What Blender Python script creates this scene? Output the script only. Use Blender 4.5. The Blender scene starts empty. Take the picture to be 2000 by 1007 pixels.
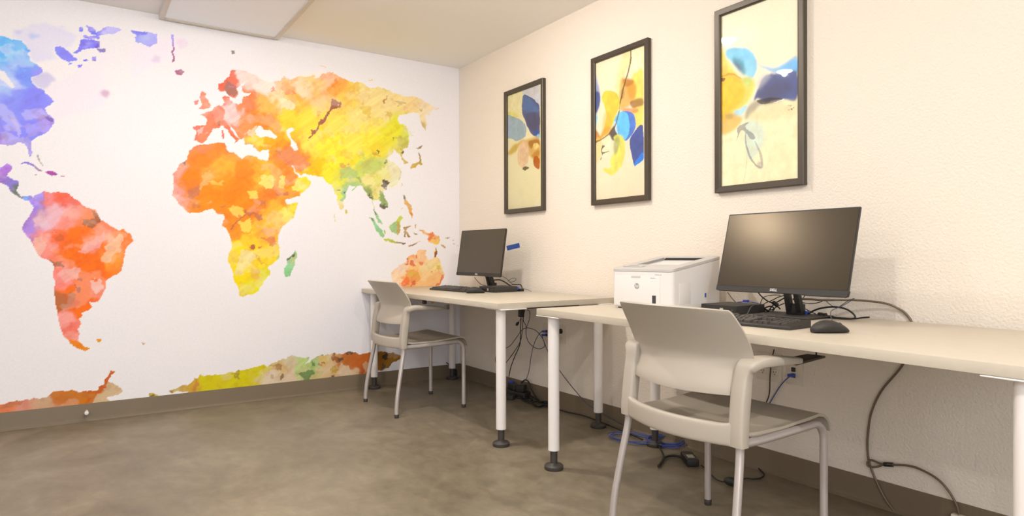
import bpy, bmesh, math, random
import numpy as np
from mathutils import Vector, Matrix, Euler
random.seed(7)
C = bpy.context.scene.collection
PI = math.pi
# ---------------------------------------------------------------- camera
FPX, YAW, PITCH, ROLL = 1270.943, 2.55116196, -0.004020, -0.0025713
CAM = np.array([4.52838, -2.53238, 0.957696])
_d = np.array([math.cos(PITCH)*math.cos(YAW), math.cos(PITCH)*math.sin(YAW), math.sin(PITCH)])
_r = np.array([math.sin(YAW), -math.cos(YAW), 0.0]); _u = np.cross(_r, _d)
RT = _r*math.cos(ROLL)+_u*math.sin(ROLL); UP = -_r*math.sin(ROLL)+_u*math.cos(ROLL); FW = _d
def hit(x, y, ax, val):            # point of the photograph -> point on the plane  axis[ax] = val
    v = FW+RT*(x-1000)/FPX-UP*(y-503.5)/FPX
    return Vector(CAM+v*(val-CAM[ax])/v[ax])
def proj(P):                       # arrays (n,3) -> photograph coordinates
    q = P-CAM; z = q@FW
    return 1000+FPX*(q@RT)/z, 503.5-FPX*(q@UP)/z
cd = bpy.data.cameras.new('camera'); cam = bpy.data.objects.new('camera', cd); C.objects.link(cam)
cd.sensor_width = 36; cd.lens = FPX/2000*36; cd.clip_start = 0.02
m = Matrix.Identity(4)
for i in range(3): m[i][0], m[i][1], m[i][2], m[i][3] = RT[i], UP[i], -FW[i], CAM[i]
cam.matrix_world = m
bpy.context.scene.camera = cam
# ---------------------------------------------------------------- light and exposure
vs = bpy.context.scene.view_settings
vs.view_transform = 'Standard'; vs.look = 'None'; vs.gamma = 1; vs.use_curve_mapping = False
vs.exposure = -0.19
W = bpy.data.worlds.new('world'); bpy.context.scene.world = W; W.use_nodes = True
W.node_tree.nodes['Background'].inputs[0].default_value = (0.9, 0.93, 1, 1)
W.node_tree.nodes['Background'].inputs[1].default_value = 0.6
WARM = (1.0, 0.945, 0.88); COOL = (0.82, 0.89, 1.0)
RX, RY, H = 6.6, -5.6, 2.44        # room: x 0..RX, y RY..0
LAMPS = [(1.64, -1.22, 31), (1.40, -2.24, 15), (3.3, -1.9, 21), (4.9, -1.9, 48), (3.0, -3.9, 22), (5.2, -3.9, 18)]
def area(name, loc, rot, sx, sy, power, col, shape='RECTANGLE', spread=PI):
    l = bpy.data.lights.new(name, 'AREA'); l.shape = shape; l.size = sx; l.size_y = sy
    l.energy = power; l.color = col; l.spread = spread
    o = bpy.data.objects.new(name, l); C.objects.link(o); o.location = loc; o.rotation_euler = rot
    return o
for i, (x, y, p) in enumerate(LAMPS):
    area('downlight_lamp', (x, y, H-0.012), (0, 0, 0), 0.115, 0.115, p*0.5, WARM, 'DISK')
    l = bpy.data.lights.new('downlight_bulb', 'POINT'); l.energy = p*0.75; l.color = WARM; l.shadow_soft_size = 0.022
    o = bpy.data.objects.new('downlight_bulb', l); C.objects.link(o); o.location = (x, y, H-0.026)
area('added_window_fill', (3.3, RY+0.03, 1.45), (PI/2, 0, PI), 2.6, 1.5, 55, COOL)  # cool fill light added behind the camera, set in an unseen window
area('added_window_fill', (RX-0.03, -3.5, 1.45), (PI/2, 0, PI/2), 2.2, 1.5, 84, COOL)  # second added fill, brightens the mural from the near wall

# ---------------------------------------------------------------- helpers
def S(c):                          # sRGB 0..255 -> linear rgba
    r = [(v/255.0) for v in c]
    return tuple([(v/12.92 if v <= 0.04045 else ((v+0.055)/1.055)**2.4) for v in r]+[1.0])
def mat(name, col, rough=0.5, metal=0.0, spec=0.5, bump=0.0, bscale=100.0, var=0.0, vscale=6.0, coat=0.0, detail=3.0, bdist=0.01):
    M = bpy.data.materials.new(name); M.use_nodes = True; N = M.node_tree.nodes; L = M.node_tree.links
    B = N['Principled BSDF']; B.inputs['Base Color'].default_value = S(col)
    B.inputs['Roughness'].default_value = rough; B.inputs['Metallic'].default_value = metal
    B.inputs['Specular IOR Level'].default_value = spec; B.inputs['Coat Weight'].default_value = coat
    tc = N.new('ShaderNodeTexCoord')
    if var > 0:
        n = N.new('ShaderNodeTexNoise'); n.inputs['Scale'].default_value = vscale; n.inputs['Detail'].default_value = 4
        L.new(tc.outputs['Object'], n.inputs['Vector'])
        mp = N.new('ShaderNodeMapRange'); mp.inputs[1].default_value = 0.3; mp.inputs[2].default_value = 0.7
        mp.inputs[3].default_value = 1-var; mp.inputs[4].default_value = 1+var
        L.new(n.outputs['Fac'], mp.inputs[0])
        h = N.new('ShaderNodeHueSaturation'); h.inputs['Color'].default_value = S(col)
        L.new(mp.outputs[0], h.inputs['Value']); L.new(h.outputs[0], B.inputs['Base Color'])
    if bump > 0:
        n = N.new('ShaderNodeTexNoise'); n.inputs['Scale'].default_value = bscale; n.inputs['Detail'].default_value = detail
        L.new(tc.outputs['Object'], n.inputs['Vector'])
        b = N.new('ShaderNodeBump'); b.inputs['Strength'].default_value = bump; b.inputs['Distance'].default_value = bdist
        L.new(n.outputs['Fac'], b.inputs['Height']); L.new(b.outputs[0], B.inputs['Normal'])
    return M
def emit(name, col, s):
    M = bpy.data.materials.new(name); M.use_nodes = True; B = M.node_tree.nodes['Principled BSDF']
    B.inputs['Base Color'].default_value = S(col); B.inputs['Emission Color'].default_value = S(col); B.inputs['Emission Strength'].default_value = s
    return M
class MB:
    def __init__(s): s.v = []; s.f = []
    def add(s, vs, fs):
        k = len(s.v); s.v += [Vector(v) for v in vs]; s.f += [tuple(i+k for i in f) for f in fs]; return s
    def bm(s, b):
        b.verts.ensure_lookup_table(); b.verts.index_update()
        s.add([v.co.copy() for v in b.verts], [[v.index for v in f.verts] for f in b.faces]); b.free(); return s
    def box(s, x0, x1, y0, y1, z0, z1, bev=0.0, seg=2, M=None):
        b = bmesh.new(); bmesh.ops.create_cube(b, size=1)
        for v in b.verts: v.co = Vector(((x0+x1)/2+v.co.x*(x1-x0), (y0+y1)/2+v.co.y*(y1-y0), (z0+z1)/2+v.co.z*(z1-z0)))
        if bev: bmesh.ops.bevel(b, geom=b.edges[:], offset=bev, segments=seg, affect='EDGES', profile=0.6)
        if M is not None: b.transform(M)
        return s.bm(b)
    def tube(s, pts, r, n=10, smooth=0, cap=True, radii=None):
        pts = [Vector(p) for p in pts]
        if smooth: pts = spline(pts, smooth)
        rr = [r]*len(pts) if radii is None else radii
        rings = []; prev = None; N = len(pts)
        for i, p in enumerate(pts):
            t = (pts[min(i+1, N-1)]-pts[max(i-1, 0)])
            if t.length < 1e-9: t = Vector((0, 0, 1))
            t.normalize()
            if prev is None:
                a = Vector((0, 0, 1)) if abs(t.z) < 0.9 else Vector((1, 0, 0)); nx = t.cross(a).normalized()
            else:
                nx = (prev-t*prev.dot(t));  nx = nx.normalized() if nx.length > 1e-6 else t.orthogonal().normalized()
            prev = nx; ny = t.cross(nx)
            rings.append([p+(nx*math.cos(2*PI*k/n)+ny*math.sin(2*PI*k/n))*rr[i] for k in range(n)])
        return s.loft(rings, cap)
    def loft(s, rings, cap=True, closed=True):
        n = len(rings[0]); vs = [v for r in rings for v in r]; fs = []
        for i in range(len(rings)-1):
            for k in range(n if closed else n-1):
                a = i*n+k; b = i*n+(k+1) % n; fs.append((a, b, b+n, a+n))
        if cap: fs.append(tuple(range(n))[::-1]); fs.append(tuple(range((len(rings)-1)*n, len(rings)*n)))
        return s.add(vs, fs)
    def lathe(s, prof, c=(0, 0, 0), n=28, M=None):
        rings = [[Vector((c[0]+r*math.cos(2*PI*k/n), c[1]+r*math.sin(2*PI*k/n), c[2]+z)) for k in range(n)] for r, z in prof]
        if M is not None: rings = [[M @ v for v in r] for r in rings]
        return s.loft(rings)
    def slab(s, fn, nu, nv, th):    # fn(u,v)->Vector, th: Vector or number (thickness along +normal)
        G = [[fn(i/(nu-1), j/(nv-1)) for i in range(nu)] for j in range(nv)]
        def nrm(i, j):
            du = G[j][min(i+1, nu-1)]-G[j][max(i-1, 0)]; dv = G[min(j+1, nv-1)][i]-G[max(j-1, 0)][i]
            return du.cross(dv).normalized()
        vs = [G[j][i] for j in range(nv) for i in range(nu)]+[G[j][i]+nrm(i, j)*th for j in range(nv) for i in range(nu)]
        K = nu*nv; fs = []
        for j in range(nv-1):
            for i in range(nu-1):
                a = j*nu+i; fs.append((a, a+nu, a+nu+1, a+1)); fs.append((K+a, K+a+1, K+a+nu+1, K+a+nu))
        ed = [(i, i+1) for i in range(nu-1)]+[(j*nu+nu-1, (j+1)*nu+nu-1) for j in range(nv-1)]
        ed += [((nv-1)*nu+i+1, (nv-1)*nu+i) for i in range(nu-1)]+[((j+1)*nu, j*nu) for j in range(nv-1)]
        for a, b in ed: fs.append((a, b, K+b, K+a))
        return s.add(vs, fs)
    def prism(s, outline, d, M):    # outline in local xy, extruded by d along local z, then M
        n = len(outline); vs = [M @ Vector((x, y, 0)) for x, y in outline]+[M @ Vector((x, y, d)) for x, y in outline]
        fs = [tuple(range(n))[::-1], tuple(range(n, 2*n))]+[(i, (i+1) % n, n+(i+1) % n, n+i) for i in range(n)]
        return s.add(vs, fs)
    def build(s, name, m, parent=None, smooth=40, loc=None):
        me = bpy.data.meshes.new(name); me.from_pydata([tuple(v) for v in s.v], [], s.f); me.validate(); me.update()
        b = bmesh.new(); b.from_mesh(me); bmesh.ops.recalc_face_normals(b, faces=b.faces[:]); b.to_mesh(me); b.free()
        me.materials.append(m); o = bpy.data.objects.new(name, me); C.objects.link(o)
        if smooth:
            me.polygons.foreach_set('use_smooth', [True]*len(me.polygons)); me.set_sharp_from_angle(angle=math.radians(smooth))
        if parent is not None: o.parent = parent
        if loc is not None: o.location = loc
        return o
def spline(pts, k=8):
    P = [Vector(p) for p in pts]; out = []
    for i in range(len(P)-1):
        a, b, c, d = P[max(i-1, 0)], P[i], P[i+1], P[min(i+2, len(P)-1)]
        for j in range(k):
            t = j/k; out.append(0.5*((2*b)+(c-a)*t+(2*a-5*b+4*c-d)*t*t+(3*b-a-3*c+d)*t**3))
    out.append(P[-1]); return out
def tag(o, label, cat, group=None, kind=None):
    o['label'] = label; o['category'] = cat
    if group: o['group'] = group
    if kind: o['kind'] = kind
    return o
def struct(o): o['kind'] = 'structure'; return o
def empty(name, loc, rz, label, cat, group=None):
    o = bpy.data.objects.new(name, None); C.objects.link(o); o.location = loc; o.rotation_euler = (0, 0, rz); o.empty_display_size = 0.05
    return tag(o, label, cat, group)
def dup(root, loc, rz, label, skip=()):
    r = root.copy(); C.objects.link(r); r.location = loc; r.rotation_euler = (0, 0, rz); r['label'] = label
    for ch in list(root.children):
        c = ch.copy(); C.objects.link(c); c.parent = r
        for g in list(ch.children):
            d = g.copy(); C.objects.link(d); d.parent = c
    return r
def text_mesh(name, body, size, depth, m, parent, M, shear=0.0, bold=0.0):
    cu = bpy.data.curves.new(name, 'FONT'); cu.body = body; cu.size = size; cu.extrude = depth; cu.align_x = 'CENTER'; cu.align_y = 'CENTER'
    cu.shear = shear; cu.offset = bold; cu.resolution_u = 3
    t = bpy.data.objects.new(name, cu); C.objects.link(t); bpy.context.view_layer.update()
    me = bpy.data.meshes.new_from_object(t.evaluated_get(bpy.context.evaluated_depsgraph_get()))
    bpy.data.objects.remove(t); me.transform(M); me.materials.clear(); me.materials.append(m); me.name = name
    o = bpy.data.objects.new(name, me); C.objects.link(o); o.parent = parent
    return o

# ---------------------------------------------------------------- materials
M_wall = mat('cream_wall_paint', (237, 226, 212), 0.6, spec=0.3, bump=0.75, bscale=105, bdist=0.004, detail=2)
M_ceil = mat('ceiling_paint', (250, 248, 244), 0.9, spec=0.1)
M_panel = mat('ceiling_panel_diffuser', (232, 228, 224), 0.6)
M_panel.node_tree.nodes['Principled BSDF'].inputs['Emission Color'].default_value = (0.70, 0.86, 1.0, 1); M_panel.node_tree.nodes['Principled BSDF'].inputs['Emission Strength'].default_value = 0.17  # weak cool glow added to make the panel brighter than the ceiling
M_panelf = mat('ceiling_panel_frame', (222, 214, 202), 0.5)
M_base = mat('vinyl_base_brown', (116, 102, 82), 0.5, spec=0.4, var=0.04, vscale=3)
M_chair = mat('chair_plastic_beige', (180, 171, 158), 0.42, spec=0.4, bump=0.03, bscale=600, bdist=0.001)
M_seat = mat('chair_seat_plastic', (170, 160, 145), 0.42, spec=0.4)
M_ctube = mat('chair_tube_silver', (190, 182, 178), 0.34, metal=0.35)
M_top = mat('laminate_warm_grey', (198, 188, 171), 0.38, spec=0.4, var=0.02, vscale=30)
M_leg = mat('white_powder_coat', (238, 232, 228), 0.35)
M_foot = mat('dark_grey_plastic', (62, 58, 54), 0.5)
M_black = mat('black_plastic', (38, 36, 34), 0.42)
M_black2 = mat('black_soft', (46, 43, 40), 0.55)
M_screen = mat('lcd_screen', (38, 36, 33), 0.25, spec=1.0)
M_screen.node_tree.nodes['Principled BSDF'].inputs['Specular Tint'].default_value = (1.0, 0.80, 0.55, 1)
M_key = mat('key_plastic', (56, 53, 50), 0.45)
M_frame = mat('bronze_picture_frame', (78, 70, 60), 0.38, metal=0.35, var=0.08, vscale=9)
M_white = mat('printer_white', (228, 225, 222), 0.4)
M_pgrey = mat('printer_grey_top', (196, 192, 188), 0.45)
M_tray = mat('printer_tray_grey', (118, 118, 122), 0.5)
M_dgrey = mat('printer_dark', (60, 60, 62), 0.4)
M_logo = mat('logo_silver', (206, 204, 200), 0.4)
M_logog = mat('logo_grey', (150, 148, 146), 0.5)
M_plate = mat('outlet_plastic', (226, 214, 198), 0.45)
M_slot = mat('outlet_slot', (60, 52, 42), 0.6)
M_blue = mat('blue_cable', (66, 82, 150), 0.45)
M_bluec = mat('blue_plug', (52, 80, 190), 0.45)
M_navy = mat('slate_cable', (72, 76, 92), 0.5)
M_cord = mat('black_cord', (34, 32, 30), 0.5)
M_steel = mat('grey_coated_steel_cable', (112, 98, 82), 0.4, metal=0.2)
M_tape = mat('blue_tape', (44, 84, 168), 0.6, var=0.05, vscale=40)
M_brass = mat('brass', (196, 170, 128), 0.35, metal=0.6)
M_silver = mat('silver', (190, 188, 184), 0.35, metal=0.6)
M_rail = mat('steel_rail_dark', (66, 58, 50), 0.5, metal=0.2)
M_lens = emit('downlight_lens', (255, 236, 210), 6.0)

def concrete():
    M = bpy.data.materials.new('polished_concrete'); M.use_nodes = True; N = M.node_tree.nodes; L = M.node_tree.links; B = N['Principled BSDF']
    tc = N.new('ShaderNodeTexCoord')
    def noise(sc, det, rough=0.55, dist=0.0, stretch=(1, 1, 1)):
        mp = N.new('ShaderNodeMapping'); mp.inputs['Scale'].default_value = stretch; L.new(tc.outputs['Object'], mp.inputs[0])
        n = N.new('ShaderNodeTexNoise'); n.inputs['Scale'].default_value = sc; n.inputs['Detail'].default_value = det
        n.inputs['Roughness'].default_value = rough; n.inputs['Distortion'].default_value = dist; L.new(mp.outputs[0], n.inputs['Vector']); return n
    a = noise(2.0, 8, 0.68, 0.5); b = noise(9, 6, 0.65, 0.4, (1, 1.8, 1)); c = noise(40, 3)
    r = N.new('ShaderNodeValToRGB'); e = r.color_ramp.elements
    e[0].position = 0.30; e[0].color = S((108, 98, 80)); e[1].position = 0.72; e[1].color = S((145, 134, 114))
    x = e.new(0.5); x.color = S((126, 115, 96)); L.new(a.outputs['Fac'], r.inputs[0])
    mx = N.new('ShaderNodeMixRGB'); mx.blend_type = 'OVERLAY'; mx.inputs[0].default_value = 0.45
    L.new(r.outputs[0], mx.inputs[1]); L.new(b.outputs['Fac'], mx.inputs[2])
    v = N.new('ShaderNodeTexVoronoi'); v.inputs['Scale'].default_value = 2.2; L.new(tc.outputs['Object'], v.inputs['Vector'])
    sp = N.new('ShaderNodeMapRange'); sp.inputs[1].default_value = 0.0; sp.inputs[2].default_value = 0.035; sp.inputs[3].default_value = 0.35; sp.inputs[4].default_value = 0.0
    L.new(v.outputs['Distance'], sp.inputs[0])
    m2 = N.new('ShaderNodeMixRGB'); L.new(sp.outputs[0], m2.inputs[0]); L.new(mx.outputs[0], m2.inputs[1]); m2.inputs[2].default_value = S((92, 78, 62))
    L.new(m2.outputs[0], B.inputs['Base Color'])
    mr = N.new('ShaderNodeMapRange'); mr.inputs[3].default_value = 0.32; mr.inputs[4].default_value = 0.55; L.new(b.outputs['Fac'], mr.inputs[0]); L.new(mr.outputs[0], B.inputs['Roughness'])
    bp = N.new('ShaderNodeBump'); bp.inputs['Strength'].default_value = 0.06; bp.inputs['Distance'].default_value = 0.004; L.new(c.outputs['Fac'], bp.inputs['Height']); L.new(bp.outputs[0], B.inputs['Normal'])
    B.inputs['Specular IOR Level'].default_value = 0.45
    return M
M_floor = concrete()
def vcol_mat(name, rough, spec=0.4):
    M = bpy.data.materials.new(name); M.use_nodes = True; N = M.node_tree.nodes; L = M.node_tree.links; B = N['Principled BSDF']
    a = N.new('ShaderNodeVertexColor'); a.layer_name = 'paint'
    tc = N.new('ShaderNodeTexCoord'); n = N.new('ShaderNodeTexNoise'); n.inputs['Scale'].default_value = 90; n.inputs['Detail'].default_value = 3
    L.new(tc.outputs['Object'], n.inputs['Vector'])
    mr = N.new('ShaderNodeMapRange'); mr.inputs[1].default_value = 0.3; mr.inputs[2].default_value = 0.7; mr.inputs[3].default_value = 0.975; mr.inputs[4].default_value = 1.02; L.new(n.outputs['Fac'], mr.inputs[0])
    h = N.new('ShaderNodeHueSaturation'); L.new(mr.outputs[0], h.inputs['Value']); L.new(a.outputs[0], h.inputs['Color']); L.new(h.outputs[0], B.inputs['Base Color'])
    B.inputs['Roughness'].default_value = rough; B.inputs['Specular IOR Level'].default_value = spec
    return M

# ---------------------------------------------------------------- the room
T = 0.12
struct(MB().box(-T, RX+T, RY-T, T, -T, 0).build('floor', M_floor, smooth=0))
struct(MB().box(-T, RX+T, RY-T, T, H, H+T).build('ceiling', M_ceil, smooth=0))
struct(MB().box(-T, 0, RY-T, T, 0, H).build('wall_left', M_wall, smooth=0))
struct(MB().box(0, RX+T, 0, T, 0, H).build('wall_right', M_wall, smooth=0))
struct(MB().box(RX, RX+T, RY-T, -4.7, 0, H).box(RX, RX+T, -2.3, 0, 0, H).box(RX, RX+T, -4.7, -2.3, 0, 0.65).box(RX, RX+T, -4.7, -2.3, 2.25, H).build('wall_near', M_wall, smooth=0))
w = MB().box(0, 1.9, RY-T, RY, 0, H).box(4.7, RX, RY-T, RY, 0, H).box(1.9, 4.7, RY-T, RY, 0, 0.65).box(1.9, 4.7, RY-T, RY, 2.25, H)
struct(w.build('wall_back', M_wall, smooth=0))
wf = MB().box(1.9, 4.7, RY-0.08, RY-0.03, 0.65, 0.70).box(1.9, 4.7, RY-0.08, RY-0.03, 2.20, 2.25)
for x in (1.9, 3.275, 4.65): wf.box(x, x+0.05, RY-0.08, RY-0.03, 0.70, 2.20)
struct(wf.build('added_window_1', M_leg, smooth=0))  # invented window frame, added to hold the cool fill light
wf = MB().box(RX+.03, RX+.08, -4.7, -2.3, 0.65, 0.70).box(RX+.03, RX+.08, -4.7, -2.3, 2.20, 2.25)
for y in (-4.7, -3.525, -2.35): wf.box(RX+.03, RX+.08, y, y+0.05, 0.70, 2.20)
struct(wf.build('added_window_2', M_leg, smooth=0))  # unseen frame added around the fill light for the mural
def baseboard(name, pts):           # cove base profile swept; pts: list of (function local->world)
    prof = [(0, 0.1016), (0.0035, 0.1016), (0.0045, 0.098), (0.0045, 0.022), (0.008, 0.010), (0.016, 0.003), (0.017, 0.0005), (0, 0.0005)]
    rings = [[f(a, b) for a, b in prof] for f in pts]
    return struct(MB().loft(rings).build(name, M_base, smooth=30))
baseboard('baseboard_left', [lambda a, b: Vector((a+0.001, -0.005, b)), lambda a, b: Vector((a+0.001, RY, b))])
baseboard('baseboard_right', [lambda a, b: Vector((0.0, -a-0.0005, b)), lambda a, b: Vector((RX, -a-0.0005, b))])
baseboard('baseboard_back', [lambda a, b: Vector((0.0, RY+a, b)), lambda a, b: Vector((RX, RY+a, b))])
baseboard('baseboard_near', [lambda a, b: Vector((RX-a, RY, b)), lambda a, b: Vector((RX-a, 0, b))])

# ---------------------------------------------------------------- painted surfaces (colour attribute on a fine grid)
rng = np.random.RandomState(11)
def vnoise(x, y, scale, octv=4, seed=0):
    r = np.random.RandomState(seed+100); out = np.zeros_like(x); amp = 1.0; tot = 0
    for o in range(octv):
        g = r.rand(257, 257); X = (x/scale+37.3*o) % 256; Y = (y/scale+17.7*o) % 256
        xi = X.astype(int); yi = Y.astype(int); fx = X-xi; fy = Y-yi; fx = fx*fx*(3-2*fx); fy = fy*fy*(3-2*fy)
        v = g[yi, xi]*(1-fx)*(1-fy)+g[yi, xi+1]*fx*(1-fy)+g[yi+1, xi]*(1-fx)*fy+g[yi+1, xi+1]*fx*fy
        out += v*amp; tot += amp; amp *= 0.5; scale = scale/2
    return out/tot
def inside(X, Y, poly):
    P = np.array(poly, float); res = np.zeros(X.shape, bool)
    x0, y0 = P.min(0)-1; x1, y1 = P.max(0)+1
    sel = (X > x0) & (X < x1) & (Y > y0) & (Y < y1)
    if not sel.any(): return res
    x = X[sel]; y = Y[sel]; c = np.zeros(x.shape, bool); n = len(P)
    for i in range(n):
        ax, ay = P[i]; bx, by = P[(i+1) % n]
        if ay == by: continue
        t = (y-ay)/(by-ay); k = ((ay > y) != (by > y)) & (x < ax+t*(bx-ax)); c ^= k
    res[sel] = c; return res
def blur(A, k):
    for ax in (0, 1):
        for _ in range(2):
            P = np.pad(A, [(k, k) if i == ax else (0, 0) for i in range(2)], mode='edge'); c = np.cumsum(P, axis=ax)
            z = np.zeros_like(np.take(c, [0], axis=ax)); c = np.concatenate([z, c], axis=ax); n = 2*k+1
            A = (np.take(c, range(n, c.shape[ax]), axis=ax)-np.take(c, range(0, c.shape[ax]-n), axis=ax))/n
    return A
def lin(c): return np.array(S(c)[:3])
def grid_surface(name, P, col, m, parent=None, flip=False):   # P (nv,nu,3), col (nv,nu,3) linear
    nv, nu = P.shape[:2]; idx = np.arange(nv*nu).reshape(nv, nu)
    q = np.stack([idx[:-1, :-1], idx[:-1, 1:], idx[1:, 1:], idx[1:, :-1]], -1).reshape(-1, 4)
    if flip: q = q[:, ::-1]
    me = bpy.data.meshes.new(name); me.vertices.add(nv*nu); me.vertices.foreach_set('co', P.reshape(-1).astype(np.float32))
    me.loops.add(q.size); me.loops.foreach_set('vertex_index', q.reshape(-1).astype(np.int32))
    me.polygons.add(len(q)); me.polygons.foreach_set('loop_start', np.arange(0, q.size, 4, dtype=np.int32))
    me.update(calc_edges=True)
    ca = me.color_attributes.new('paint', 'FLOAT_COLOR', 'POINT')
    a = np.concatenate([np.clip(col, 0, 1), np.ones((nv, nu, 1))], -1); ca.data.foreach_set('color', a.reshape(-1).astype(np.float32))
    me.materials.append(m); o = bpy.data.objects.new(name, me); C.objects.link(o)
    if parent is not None: o.parent = parent
    return o
def crop(ox, oy, s, pts): return [(ox+x/s, oy+y/s) for x, y in pts]

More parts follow.
